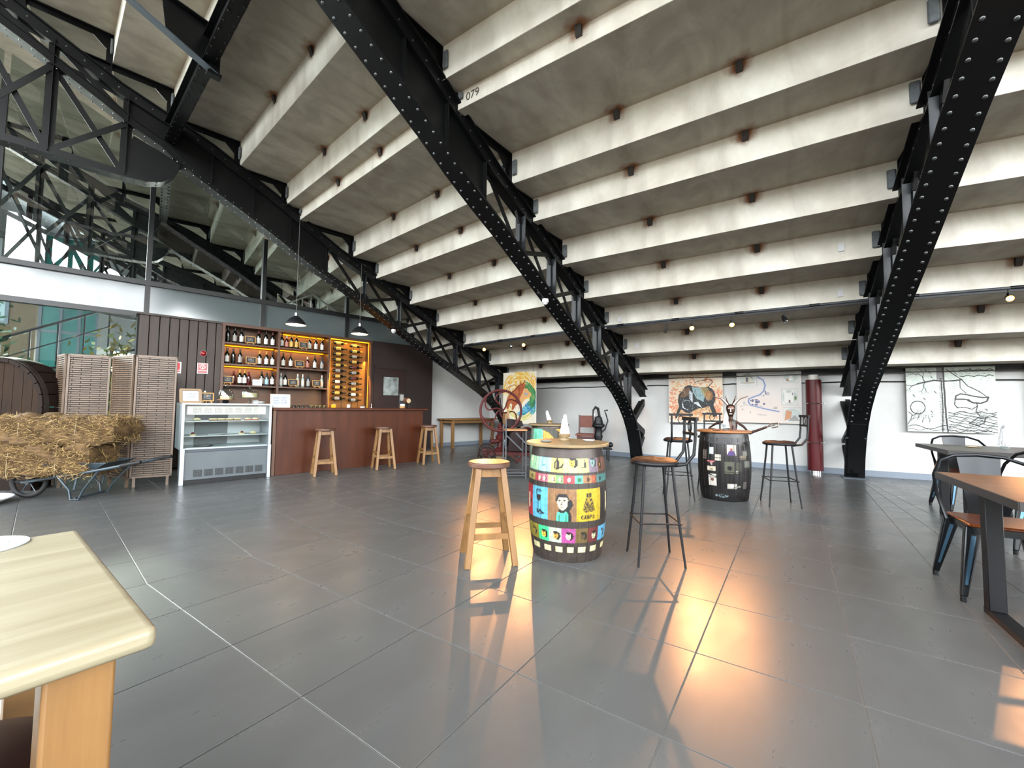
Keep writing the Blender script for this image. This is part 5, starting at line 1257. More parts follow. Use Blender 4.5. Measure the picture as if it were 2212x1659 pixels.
MB().lathe([(.0001, -.26), (.14, -.26), (.17, -.2), (.18, 0), (.17, .2), (.14, .26), (.0001, .26)], 20, (.55, .05, .52), 'y').build('drum', DIRTM, o)
for y in (-.18, 0, .18): MB().tube([(.55+.185*math.cos(a), .05+y, .52+.185*math.sin(a)) for a in [2*math.pi*k/24 for k in range(24)]], .008, 6, True).build('drum_band', REDP, o)
MB().prism([(.15, .25), (.75, .25), (.62, .42), (.3, .66), (.2, .6)], -.16, .26, 'xz').build('hopper', DIRTM, o)
MB().prism([(.02, .9), (.42, .84), (.46, .74), (.18, .70), (.05, .78)], -.05, .2, 'xz').build('cover_plate', DIRTM, o)
put('timber_block', bevel(MB().box(-.08, -.12, .06, .10, .2, .20).me('timber_block', WLID), .006, 1), o); MB().bar((.1, -.2, .24), (.42, -.25, .05), .03, .03).bar((.5, -.2, .24), (.3, -.26, .04), .03, .03).build('drawbar', REDP, o)
for p, q in (((-.27, -.3, .2), (-.16, -.1, .66)), ((-.24, -.3, .2), (-.12, -.1, .68))): MB().tube([p, q], .007, 6).build('belt', DIRTM, o)
put('wooden_peg', bevel(MB().box(.12, -.2, .88, .165, -.15, 1.06).me('wooden_peg', WOAK), .004, 1), o)
# corking machine on its bench
o = thing('corking_machine', 'tall black cast iron bottle corking machine with a curved lever on a small bench', 'machine', (1.86, 8.98, 0), rad(-4))
for x in (-.16, .2):
    for y in (-.14, .14): MB().bar((x, y, 0), (x, y, .24), .03, .03).build('bench_leg', BLACKM, o)
put('bench_top', bevel(MB().box(-.24, -.2, .24, .26, .2, .275).me('bench_top', BLACKM), .004, 1), o)
MB().lathe([(.15, .275), (.14, .30), (.09, .33), (.075, .45), (.095, .50), (.08, .56), (.07, .66), (.095, .70)], 14).build('pedestal', BLACKM, o)
MB().lathe([(.0001, .70), (.11, .70), (.135, .72), (.135, .76), (.10, .78), (.09, .84), (.07, .92), (.0001, .95)], 16).build('body', BLACKM, o)
MB().tube([(-.11, 0, .76), (-.115, 0, .95), (-.11, 0, 1.06), (-.06, 0, 1.13), (-.01, 0, 1.10), (.01, 0, 1.0), (.03, 0, .86)], [.012, .014, .02, .03, .03, .028, .03], 8).build('arched_frame', BLACKM, o)
MB().tube([(.03, 0, .56), (.14, 0, .66), (.20, 0, .84), (.16, 0, .98), (.13, 0, 1.06), (.20, 0, 1.065)], [.02, .016, .014, .013, .012, .014], 8).build('lever', BLACKM, o)
MB().tube([(-.11, 0, .80), (-.11, 0, 1.02)], .01, 8).tube([(-.085, 0, .82), (-.085, 0, 1.0)], .006, 8).build('plunger', CHROME, o)
MB().ball(.055, (.24, -.1, .34), 14, 8).build('ball_weight', BLACKM, o); MB().tube([(0, 0, .40), (.24, -.1, .34)], .012, 6).build('weight_arm', BLACKM, o)
# old chair with leather back
o = thing('old_wooden_chair', 'old dark wooden chair with a reddish leather back near the corking machine', 'chair', (1.69, 9.5, 0), rad(-14))
RW = mat('reddish_chair_wood', '5c2620', .4, vary='48201a', scale=5); RL = mat('red_brown_leather', '8a4226', .45, vary='6e3420', scale=6)
for x in (-.17, .17):
    MB().bar((x, -.18, 0), (x, -.18, .50), .035, .035).build('front_leg', RW, o); MB().bar((x, .2, 0), (x, .24, .94), .035, .04, (0, 1, 0)).build('back_post', RW, o)
put('backrest', bevel(MB().box(-.155, .215, .66, .155, .24, .93).me('backrest', RL), .006, 1), o); put('seat', bevel(MB().box(-.22, -.22, .49, .22, .22, .53).me('seat', RL), .01, 2), o)
for y in (-.18, .2): MB().bar((-.19, y, .22), (.19, y, .22), .02, .03).build('stretcher', RW, o)
MB().bar((-.19, -.2, .45), (.19, -.2, .45), .02, .06).build('apron', RW, o)
for k in range(5): MB().bar((-.14+.07*k, -.2, .40), (-.14+.07*k, -.2, .45), .012, .012).build('spindle', RW, o)
# trunking on the wall behind
tag(MB().box(-.62, .0, .70, .25, .05, .76).build('cable_trunking', GREYB, None, pol(27.6, 48.4), (0, 0, rad(48.4+180-90))), 'short grey trunking box on the arena wall behind the chair', 'trunking')
bpy.data.objects['cable_trunking'].location = pol(27.6, 50.4); bpy.data.objects['cable_trunking'].rotation_euler = (0, 0, rad(48.4-90))
bpy.data.objects['cable_trunking'].location = Vector(pol(27.6*CH, 48.4)) + Vector((math.sin(rad(48.4)), -math.cos(rad(48.4)), 0))*.9 - dr(48.4)*.05
# bench table by the white wall
o = thing('long_table', 'long brown wooden table against the white side wall', 'table', P(6.55, 8.85), PROT)
put('tabletop', bevel(MB().box(0, 0, .745, 1.65, .66, .78).me('tabletop', WOAK), .004, 1), o)
for x, y in ((.1, .08), (1.5, .08), (.1, .58), (1.5, .58)): put('leg', bevel(MB().box(x-.035, y-.035, 0, x+.035, y+.035, .745).me('leg', WOAK), .004, 1), o)
for a in ((.1, .07, .66, 1.5, .09, .745), (.1, .57, .66, 1.5, .59, .745), (.09, .08, .66, .11, .58, .745), (1.49, .08, .66, 1.51, .58, .745)): MB().box(*a).build('apron', WOAK, o)

# ------------------------------------------------------------------ foreground table
u_, v_ = Vector((-.79, .61, 0)), Vector((-.61, -.79, 0))
ang = math.atan2(-v_.y, -v_.x)    # local x points from the hidden end towards the visible short edge
o = thing('pine_table', 'pale wooden table in the lower left corner with chunky legs', 'table', (-.6, .735, 0), ang)
# local: x = -v_, y = u_ 
put('tabletop', bevel(MB().box(-1.7, 0, .712, 0, .87, .75).me('tabletop', WOAKX), .014, 3), o)
for x, y in ((-.085, .085), (-.085, .785), (-1.6, .085), (-1.6, .785)): put('leg', bevel(MB().box(x-.042, y-.042, 0, x+.042, y+.042, .712).me('leg', WOAK), .006, 2), o)
for a in ((-1.5, .06, .66, -.2, .08, .712), (-1.5, .79, .66, -.2, .81, .712)): MB().box(*a).build('rail', WOAK, o)
bk = MB().box(-1.15, .10, .60, -.17, .13, .712).build('woven_basket_front', WICK, o)
mb = MB()
for r_ in range(7):
    for c_ in range(46):
        x = -1.14+c_*.021; z = .604+r_*.0155; up = (r_+c_) % 2
        mb.box(x, .093 if up else .098, z, x+.019, .10, z+.013)
tag(mb.build('wicker_strands', WICK, o), kind='stuff')
cq = (-.6, .735)
o = thing('paper_plate', 'round pale paper mat lying on the foreground table', 'plate', (-1.38, 1.09, .7505), 0)
MB().disc(.10, 0, .003, 48).build('mat_disc', mat('pale_blue_paper', 'c8d4dc', .6), o)
squ = Cv(20, 20)
MB().lathe([(.06, .0031), (.062, .0036), (.064, .0031)], 40).build('printed_ring', mat('pale_grey_print', 'aab6be', .6), o)
o = thing('round_seat_stool', 'dark round stool seat under the foreground table', 'stool', (-1.08, .82, 0), 0)
MB().lathe([(.0001, .36), (.16, .36), (.18, .385), (.175, .41), (.12, .425), (.0001, .43)], 32).build('seat', mat('dark_red_leather', '2e1614', .3), o)
for a in (.4, 2.5, 4.6): MB().tube([(.12*math.cos(a), .12*math.sin(a), .37), (.17*math.cos(a), .17*math.sin(a), 0)], .015, 8).build('leg', WDARK, o)

# ------------------------------------------------------------------ tables and chairs on the right
TOPD = mat('dark_brown_laminate', '54433a', .32, vary='463831', scale=2.5, stretch=(.5, 5, 5)); TOPO = mat('orange_lit_laminate', '8a5c38', .33, vary='744a2c', scale=2.5, stretch=(.5, 5, 5))  # orange copy for the near table has lamp glow put into the colour
EDG = mat('dark_table_edge', '2c2a2a', .4)
def long_dark_table(label, x, y, m, ln=1.7, wd=1.0):
    """(x, y): left near corner; local y runs away from the camera along the short side, local x to the right"""
    o = thing('dark_dining_table', label, 'table', (x, y, 0), rad(59-90))
    put('tabletop', bevel(MB().box(0.002, .002, .716, ln, wd-.002, .751).me('tabletop', m), .002, 1), o)
    MB().box(-.004, 0, .712, .004, wd, .7505).box(0, -.004, .712, ln, .004, .7505).box(0, wd-.004, .712, ln, wd+.004, .7505).build('edge_band', EDG, o)
    for xx in (.17, ln-.2):
        for yy in (.14, wd-.2): put('leg', bevel(MB().box(xx-.035, yy-.035, .03, xx+.035, yy+.035, .712).me('leg', BLACKM), .003, 1), o)
        MB().box(xx-.035, .10, 0, xx+.035, wd-.16, .03).build('floor_bar', BLACKM, o); MB().box(xx-.03, .10, .66, xx+.03, wd-.16, .712).build('top_bar', BLACKM, o)
    return o
long_dark_table('near dining table with an orange-lit top at the right edge', 2.14, 1.78, TOPO)
long_dark_table('farther dining table with a dark brown top at the right', 4.21, 4.05, TOPD, 1.8)
def metal_chair(label, x, y, face, seatm):
    o = thing('metal_armchair', label, 'chair', (x, y, 0), face)   # local +y is the way the chair faces
    CH_ = mat('black_blue_lacquered_steel', '14181c', .25, .4)
    s = MB().box(-.19, -.18, .435, .19, .2, .455).me('seat', seatm); bevel(s, .012, 2); put('seat', s, o)
    MB().box(-.18, -.17, .395, .18, .19, .435).build('seat_rim', CH_, o)
    V = []; F = []; n = 8
    for j in range(n+1):
        t = j/n; z = .44+.39*t; hw = .075+.03*t; yy = -.19-.07*t+.0*t
        for i in range(5): q = i/4*2-1; V.append((q*hw, yy-.012*(1-q*q), z)); 
    V2 = [(x_, y_-.006, z_) for x_, y_, z_ in V]
    for j in range(n):
        for i in range(4): a = j*5+i; F.append((a, a+1, a+6, a+5)); b_ = len(V)+a; F.append((b_+5, b_+6, b_+1, b_))
    MB().add(V+V2, F, True).build('back_splat', CH_, o)
    arc = [(-.24, .02, .44), (-.265, -.05, .60), (-.25, -.14, .70), (-.2, -.22, .79), (-.12, -.255, .825), (0, -.265, .835), (.12, -.255, .825), (.2, -.22, .79), (.25, -.14, .70), (.265, -.05, .60), (.24, .02, .44)]
    MB().tube(arc, .011, 8).build('hoop', CH_, o)
    for sx in (-1, 1):
        MB().tube([(sx*.265, -.05, .60), (sx*.2, -.16, .42)], .008, 6).build('arm_brace', CH_, o)
        for sy in (-1, 1):
            top = (sx*.165, sy*.16, .43); bot = (sx*.235, sy*.235-.01, .03)
            m = MB().bar(top, bot, .075, .05, (0, 1, 0), .032, .03).me('leg', CH_); bevel(m, .008, 2); put('leg', m, o)
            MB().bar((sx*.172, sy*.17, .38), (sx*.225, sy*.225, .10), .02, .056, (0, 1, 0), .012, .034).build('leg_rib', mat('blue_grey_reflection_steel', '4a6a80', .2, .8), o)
            MB().disc(.016, 0, .035, 10, (bot[0], bot[1], 0)).build('foot_cap', BLACKM, o)
    return o
ST_O = mat('orange_plywood_seat', '8e4a22', .3, vary='7a3c1a', scale=4, stretch=(5, 1, 1))
metal_chair('black metal armchair with an orange plywood seat under the near dining table', 3.02, 2.62, rad(59+90), ST_O)
metal_chair('black metal armchair behind the farther dining table', 5.17, 4.78, rad(59+90+6), ST_O)
metal_chair('black metal armchair at the right edge on the near side of the farther table', 4.35, 3.42, rad(59-90-8), ST_O)
napkins('glass of white napkins on the farther dining table', 5.02, 4.27, .751, False, 1.2)
coaster('pale round coaster on the farther dining table', 4.86, 4.42, .751, .06, mat('pale_coaster', 'd8c8a8', .4))
# ================================================================== pictures on the arena wall
def wall_frame(ax, ap, y, z): 
    v = O-dr(ax)*ap+Vector((math.sin(rad(ax)), -math.cos(rad(ax)), 0))*y; v.z = z; return v
def picture(label, ax, ap, y0, y1, z0, z1, cv, wires=0.0, tilt=0.0):
    v = wall_frame(ax, ap, (y0+y1)/2, z0)
    o = thing('painting', label, 'painting', v, rad(ax-90))
    painted_panel('canvas', cv, y1-y0, z1-z0, o, (0, 0, 0), (0, tilt, 0), .02)
    for x in (-(y1-y0)/2+.02, (y1-y0)/2-.05): MB().box(x, .02, .01, x+.03, .045, z1-z0-.01).build('stretcher_bar', PINE, o, (0, 0, 0), (0, tilt, 0))
    if wires:
        for x in (-(y1-y0)/2+.1, (y1-y0)/2-.1): MB().tube([(x, .02, z1-z0-.01), (x, .02, wires-z0)], .003, 5).build('hanging_wire', BLACKM, o)
    else:
        for x in (-(y1-y0)/2+.15, (y1-y0)/2-.15): MB().box(x, .02, z1-z0-.1, x+.03, abs(ap-27.6)+.0, z1-z0-.07).build('wall_hook', BLACKM, o)
    return o
rr = random.Random(3)
# horse in a yellow and blue whirl
cv = Cv(150, 212, 'f2ead2')
for k in range(420):
    a = rr.uniform(-.2, math.pi*1.15); r0 = rr.uniform(.18, .60); c = rr.choice(['f0b030', 'f4cf60', 'f6dc88', 'eaa828', 'f8ecc0']); s = rr.uniform(.1, .3)
    pts = [(.56-r0*.95*math.cos(a+s*t), .40-r0*.78*math.sin(a+s*t)+.03*t) for t in (0, .5, 1)]
    if pts[0][1] < .72: cv.line(pts, rr.uniform(.006, .014), c, .8)
for k in range(330):
    a = rr.uniform(-.9, 1.9); r0 = rr.uniform(.03, .36); c = rr.choice(['1f8ac0', '2a9ccc', '58b8d8', '1a6aa0', '2f8a78', '8ccbd8'])
    pts = [(.68+r0*.95*math.cos(a+.5*t), .66+r0*.62*math.sin(a+.5*t)) for t in (0, .5, 1)]; cv.line(pts, rr.uniform(.005, .012), c, .85)
for k in range(170):
    a = rr.uniform(-1.3, .5); r0 = rr.uniform(.26, .44); c = rr.choice(['2f7a40', '4a9a58', '1f6a58', '7fb060'])
    pts = [(.58+r0*math.cos(a+.3*t), .50+r0*.75*math.sin(a+.3*t)) for t in (0, .5, 1)]; cv.line(pts, rr.uniform(.005, .01), c, .8)
for k in range(120):
    a = rr.uniform(.7, 2.6); r0 = rr.uniform(.36, .5); c = rr.choice(['e8d060', 'f2e6a0', 'd8dca0', 'f6f2dc'])
    pts = [(.58+r0*math.cos(a+.3*t), .55+r0*.8*math.sin(a+.3*t)) for t in (0, .5, 1)]; cv.line(pts, rr.uniform(.004, .01), c, .8)
body = [(.10, .62), (.14, .50), (.22, .42), (.32, .36), (.42, .32), (.48, .26), (.56, .22), (.66, .22), (.70, .27), (.66, .33), (.62, .38), (.60, .44), (.54, .50), (.50, .56), (.46, .62), (.40, .66), (.34, .74), (.28, .74), (.30, .64), (.24, .60), (.18, .72), (.12, .72)]
cv.poly(body, 'b0582c'); cv.ell(.36, .46, .16, .1, 'c4743c', 1, -.5); cv.line([(.50, .26), (.36, .36), (.20, .46)], .014, '8a3c1c'); cv.line([(.52, .30), (.50, .44), (.40, .56)], .014, '8f4420', .8); cv.line([(.60, .24), (.66, .20), (.68, .17)], .01, '8a3c1c'); cv.line([(.56, .24), (.56, .19)], .01, '8a3c1c')
cv.poly([(.58, .44), (.66, .34), (.74, .32), (.80, .38), (.88, .42), (.86, .48), (.74, .50), (.66, .56), (.58, .62), (.46, .62)], 'eab070'); cv.poly([(.66, .40), (.78, .42), (.72, .47)], '8aa8c8'); cv.line([(.12, .34), (.2, .27), (.36, .25), (.46, .28)], .006, 'a0502c')
for _ in range(60): x, y = rr.uniform(.15, .6), rr.uniform(.3, .7); cv.line([(x, y), (x+rr.uniform(-.03, .05), y+rr.uniform(.01, .06))], .004, rr.choice(['8a3c1c', 'd08a50', 'c87840']), .6)
picture('tall painting of a brown horse in a yellow and blue whirl, behind the flywheel', 48.4, 28.75, -1.40, -.34, .71, 1.97, cv, wires=3.0)
# bull
cv = Cv(180, 178, 'f3e2c8')
for k in range(500):
    x, y = rr.random(), rr.random(); d = math.hypot(x-.5, y-.5); c = rr.choice(['f0a870', 'f4bc88', 'ee9a5c', 'f6cfa0', 'f2c890'] if rr.random() < .75 else ['e06838', 'e88050'])
    if d < .52: cv.line([(x, y), (x+rr.uniform(-.05, .05), y+rr.uniform(-.06, .06))], rr.uniform(.006, .016), c, .6)
for k in range(160):
    x, y = rr.choice([rr.uniform(.86, .99), rr.uniform(.02, .14)]), rr.uniform(.35, .95); cv.line([(x, y), (x+rr.uniform(-.05, .05), y+rr.uniform(-.05, .05))], .008, rr.choice(['e8683a', 'f09068', 'f8e8d8', 'ee7a4c']), .7)
for k in range(120): x = rr.uniform(.15, .9); y = rr.uniform(.68, .9); cv.line([(x, y), (x+rr.uniform(.02, .1), y+rr.uniform(-.03, .03))], .008, rr.choice(['d8a468', 'c89458', 'e8bc80']), .7)
bull = [(.18, .56), (.20, .44), (.27, .36), (.32, .27), (.39, .24), (.46, .26), (.52, .28), (.66, .29), (.74, .28), (.82, .32), (.87, .42), (.87, .56), (.84, .64), (.88, .76), (.90, .86), (.83, .88), (.80, .76), (.76, .66), (.66, .70), (.56, .72), (.48, .76), (.40, .82), (.33, .80), (.24, .74), (.19, .84), (.16, .92), (.12, .92), (.16, .78), (.20, .68)]
cv.poly(bull, '17191c')
cv.poly([(.45, .28), (.62, .30), (.70, .44), (.66, .58), (.54, .52), (.47, .40)], '9ab8bc'); cv.poly([(.60, .30), (.74, .30), (.80, .44), (.74, .56), (.66, .44)], 'b8a060', .8); cv.ell(.76, .46, .07, .1, 'c8823c', .7); cv.poly([(.30, .32), (.40, .28), (.42, .42), (.30, .50), (.22, .48)], '8a5c34', .8); cv.poly([(.40, .34), (.46, .40), (.46, .60), (.40, .52)], 'dfe6ea')
cv.line([(.27, .62), (.28, .70), (.36, .74), (.42, .66)], .010, 'e8eef0'); cv.line([(.26, .60), (.33, .55), (.40, .56)], .007, '8fa0a8'); cv.poly([(.48, .60), (.56, .58), (.63, .70), (.56, .66)], 'e8eef0'); cv.ell(.36, .66, .06, .07, '0d0e10'); cv.line([(.32, .70), (.36, .76), (.42, .78)], .006, '5a6a74')
cv.line([(.75, .29), (.78, .24), (.82, .20), (.82, .16), (.78, .14), (.72, .14), (.60, .16), (.50, .19)], .007, '2a2320', .9); cv.line([(.52, .20), (.62, .22), (.74, .18)], .005, '8a7868', .6)
for _ in range(170):
    x, y = rr.uniform(.2, .86), rr.uniform(.3, .8); cv.line([(x, y), (x+rr.uniform(-.02, .03), y+rr.uniform(.01, .06))], .004, rr.choice(['17191c', '2e3a40', 'c8d4d4', '5a4a34', '6f8c90', '0f1012']), .55)
cv.rect(0, .965, 1, 1, 'f0ede6', .8); cv.rect(0, 0, .015, 1, 'f0ede6', .8)
def sc(y, c): return c+(y-c)*.981
picture('painting of a dark charging bull on an orange ground', 55.9, 27.68, sc(-1.28, 1), sc(-.215, 1), .83, 1.86, cv)
# illustrated map
cv = Cv(190, 180, 'e6e2dd'); cv.noise(.05, 5, 9); cv.ell(.25, .9, .45, .35, 'ecdacc', .7, 0, .8)
cv.line([(.34, .12), (.43, .18), (.46, .28), (.44, .38), (.38, .46), (.28, .50), (.20, .54), (.19, .60), (.22, .66), (.34, .70), (.50, .745), (.66, .78)], .018, 'b9c2da', .8)
cv.line([(.34, .12), (.43, .18), (.46, .28), (.44, .38), (.38, .46), (.28, .50), (.20, .54), (.19, .60), (.22, .66), (.34, .70), (.50, .745), (.66, .78)], .006, '5a6aa0', .9)
for x, y, w_, h_ in ((.22, .56, .02, .03), (.25, .55, .025, .05), (.29, .55, .05, .02), (.30, .58, .04, .05), (.35, .57, .02, .05), (.24, .64, .03, .02), (.29, .645, .05, .02), (.42, .62, .035, .035), (.42, .47, .02, .02), (.46, .43, .02, .03)): cv.rect(x, y, x+w_, y+h_, '3c4478', .9)
cv.rect(.47, .41, .52, .47, 'b4b0b4', .7); cv.ell(.46, .41, .015, .02, '8a8c98'); cv.line([(.05, .70), (.12, .66), (.18, .66)], .004, 'a8acb4'); cv.ell(.12, .62, .02, .03, 'b8c0c8', .7); cv.ell(.095, .745, .01, .01, '5a6070'); cv.ell(.22, .80, .012, .012, '9aa0ac'); squiggle(cv, .33, .84, .14, .015, .003, '6a6e78', 3); squiggle(cv, .36, .675, .05, .012, .003, '6a6e78', 4); squiggle(cv, .58, .69, .06, .012, .003, '6a6e78', 5); squiggle(cv, .58, .715, .06, .012, .003, '6a6e78', 6)
for (x0, y0, x1, y1, t) in ((.03, .03, .33, .28, 0), (.73, .02, .97, .25, 1), (.70, .35, .95, .66, 2), (.72, .70, .99, .98, 3)):
    cv.rect(x0, y0, x1, y1, 'c8cac6'); cv.rect(x0+.008, y0+.01, x1-.008, y1-.01, 'e9e8e2'); mx_, my = (x0+x1)/2, (y0+y1)/2; cv.ell(mx_, my, (x1-x0)*.38, (y1-y0)*.36, 'c4ccc6', .9, 0, .3)
    if t == 0: cv.poly([(mx_-.05, y1-.06), (mx_-.05, y0+.06), (mx_+.02, y0+.04), (mx_+.09, y1-.06)], 'd4cebc'); cv.rect(mx_-.03, y0+.09, mx_+.015, y1-.07, '6a6470'); cv.line([(mx_-.06, y0+.06), (mx_+.02, y0+.03), (mx_+.08, y0+.12)], .006, '7a7468'); cv.rect(x0+.03, y1-.06, x1-.03, y1-.04, 'a89c80')
    if t == 1: cv.poly([(mx_-.03, y1-.05), (mx_-.02, y0+.04), (mx_+.02, y0+.04), (mx_+.03, y1-.05)], 'f2f0ea'); cv.poly([(mx_-.07, y1-.04), (mx_-.06, y1-.1), (mx_-.02, y1-.04)], 'b08a64'); cv.rect(mx_-.006, y0+.05, mx_+.006, y0+.07, '50545c')
    if t == 2: cv.rect(mx_-.08, y0+.08, mx_+.06, y1-.05, 'f4f2ec'); cv.rect(mx_-.08, y0+.04, mx_-.05, y0+.1, 'f4f2ec'); cv.rect(mx_+.03, y0+.04, mx_+.06, y0+.1, 'f4f2ec'); cv.ell(mx_+.085, my+.02, .018, .035, '6a8a40'); cv.rect(mx_-.015, y1-.1, mx_+.01, y1-.05, '8a7060'); cv.rect(mx_+.04, y0+.08, mx_+.05, y0+.12, '50545c')
    if t == 3: cv.poly([(x0+.02, y1-.03), (x0+.05, y0+.05), (mx_, y0+.08), (mx_-.02, y1-.08)], 'd89a70'); cv.poly([(mx_-.06, y1-.03), (mx_+.04, my), (x1-.02, y1-.03)], 'a4a4a0'); cv.rect(mx_, y0+.06, x1-.04, my, 'cfdcd8')
picture('pale illustrated town map board with small building vignettes beside the red pipe', 55.9, 27.68, sc(.04, 1), sc(1.115, 1), .862, 1.862, cv, tilt=0.0)
# ink drawing of tree and sleeping face
cv = Cv(200, 198, 'dce6dc'); K = '221a24'
cv.rect(.36, 0, .45, .2, '6a6468', .7); cv.noise(.05, 40, 4)
def branch(x, y, a, l, w_, d):
    x2, y2 = x+l*math.cos(a), y+l*math.sin(a); cv.line([(x, y), ((x+x2)/2+rr.uniform(-.01, .01), (y+y2)/2+rr.uniform(-.01, .01)), (x2, y2)], w_, K, .95)
    if d > 0:
        for s in (-1, 1): branch(x2, y2, a+s*rr.uniform(.25, .7), l*rr.uniform(.6, .8), w_*.62, d-1)
cv.line([(.435, 0), (.44, .2), (.445, .5), (.45, .75), (.465, 1)], .010, K); cv.line([(.41, .2), (.42, .6), (.405, 1)], .007, K)
for k in range(34): y = .18+k*.024; cv.line([(.375+.02*rr.random(), y), (.44, y+rr.uniform(-.008, .008))], .003, K, .8)
cv.line([(.64, .205), (.55, .22), (.43, .225), (.33, .21), (.23, .235), (.14, .26)], .011, K)
branch(.14, .26, 2.7, .08, .007, 3); branch(.23, .235, -1.9, .09, .006, 4); branch(.22, .24, 1.7, .08, .005, 3); branch(.30, .1, -2.6, .07, .004, 3); branch(.14, .12, 3.4, .06, .004, 3)
cv.line([(.64, .205), (.56, .13), (.47, .04)], .006, K); cv.line([(.64, .205), (.70, .30), (.82, .38), (.90, .46)], .006, K); cv.line([(.62, .22), (.62, .33), (.68, .41)], .004, K); branch(.58, .12, -2.0, .05, .003, 3)
cv.line([(.56, .50), (.57, .45), (.62, .42), (.68, .43), (.78, .46), (.86, .475), (.92, .47)], .009, K); cv.line([(.92, .47), (.90, .53), (.84, .56), (.76, .555), (.70, .52)], .010, K)
cv.line([(.56, .50), (.66, .50), (.71, .51), (.74, .55), (.80, .56)], .008, K); cv.line([(.56, .50), (.55, .58), (.58, .63), (.66, .62), (.74, .65), (.80, .60), (.79, .56)], .006, K); cv.line([(.80, .60), (.78, .68), (.82, .75), (.90, .77), (.98, .74)], .006, K)
cv.line([(.80, .77), (.74, .83), (.70, .86), (.80, .89), (.86, .85), (.88, .78), (.80, .77)], .007, K); cv.ring(.13, .63, .085, .10, .07, K)
branch(.06, .76, -.6, .05, .005, 3); cv.line([(.0, .9), (.04, .82), (.06, .74), (.02, .70)], .005, K)
for k in range(9):
    y = .70+k*.035; pts = [(.48+.06*i, y+.018*math.sin(i*1.9+k*1.3)) for i in range(10)]; cv.line(pts, .0045 if k % 2 else .006, K, .9)
pts = [(.0+.05*i, .93-.03*math.sin(i*.9)) for i in range(11)]; cv.line(pts, .005, K); cv.line([(.0+.05*i, .97-.015*math.sin(i*1.7)) for i in range(20)], .004, K, .8)
for y0 in (.06, .15): cv.line([(.62+.04*i, y0+.012*math.sin(i*2.1)) for i in range(10)], .006, K)
for _ in range(60): x, y = rr.uniform(.48, .98), rr.uniform(.05, .45); cv.line([(x, y), (x+.02, y+.004)], .002, '4a4450', .7)
for _ in range(40): x, y = rr.uniform(.48, .98), rr.uniform(.6, .98); cv.line([(x, y), (x+.04, y+rr.uniform(-.015, .015))], .003, K, .7)
for x, y in ((.08, .43), (.2, .48), (.29, .14), (.33, .38), (.28, .68), (.73, .03), (.88, .64)): cv.line([(x, y), (x+.02, y+.03)], .006, '50565a')
for x, y in ((.05, .84), (.12, .82), (.18, .86), (.26, .85)): branch(x, y, -1.2+rr.uniform(-.4, .4), .05, .004, 3)
picture('black ink line drawing of a tree and a sleeping face on a white board', 63.4, 27.68, -3.83+(-1.025+3.83)*.981, -3.83+(.05+3.83)*.981, .79, 1.845, cv)
cv = Cv(60, 110, 'c85a70')
for k in range(200): x, y = rr.random(), rr.random(); cv.line([(x, y), (x+rr.uniform(-.1, .1), y+rr.uniform(-.1, .1))], .02, rr.choice(['c84a68', 'e07a50', '2f8f88', '1c6068', 'd8a0b0', '50303a']) if y > .1 else '3fa0a0', .8)
picture('colourful painting cut off by the right edge of the picture', 63.4, 27.68, .34, 1.2, .72, 1.86, cv)
cv = None
# dark red service pipe
o = thing('red_pipe', 'thick dark red vertical pipe with chrome clamps between the map board and the right arch', 'pipe', wall_frame(55.9, 27.80, 1.285, 0), rad(55.9-90))
DR = mat('dark_red_enamel', '5a141a', .38, spec=.3, vary='4c1015', scale=2)
MB().tube([(0, 0, .06), (0, 0, .55)], .118, 28).tube([(0, 0, .555), (0, 0, 1.24)], .118, 28).tube([(0, 0, 1.245), (0, 0, 1.66)], .118, 28).build('pipe_body', DR, o)
for z, r_ in ((.55, .128), (1.24, .128)): MB().tube([(r_*math.cos(a), r_*math.sin(a), z) for a in [2*math.pi*k/32 for k in range(32)]], .007, 6, True).ball(.014, (-.14, -.05, z), 8, 6).ball(.014, (.14, -.05, z), 8, 6).build('clamp_ring', CHROME, o)
MB().lathe([(.0001, 0), (.09, 0), (.09, .06), (.0001, .06)], 24).build('base_collar', CHROME, o); MB().lathe([(.075, 1.66), (.075, 1.75), (.0001, 1.75)], 20).build('top_collar', mat('pale_collar', 'd8d6cc', .4), o)
# light junction tabs on the risers
k = 0
for ax, y, s, z, lb in ((55.9, 1.52, 30.55, 3.1, 'small white tag on a concrete riser beside the right arch, upper one'), (55.9, 1.56, 29.75, 2.7, 'small white tag on a concrete riser beside the right arch, lower one'), (55.9, -1.6, 29.75, 2.68, 'small white tag on a riser just right of the middle arch, upper one'), (55.9, -1.55, 28.9, 2.3, 'small white tag on a riser just right of the middle arch, lower one'), (48.4, -1.62, 29.75, 2.7, 'small white tag on a riser just right of the left arch, upper one'), (48.4, -1.56, 28.9, 2.3, 'small white tag on a riser just right of the left arch, lower one')):
    v = wall_frame(ax, s*CH+.01, y, z); o = MB().box(-.03, -.01, 0, .03, .008, .10).build('riser_tag', WHITEP, None, v, (0, 0, rad(ax-90))); tag(o, lb, 'tag', 'white tags on the risers')

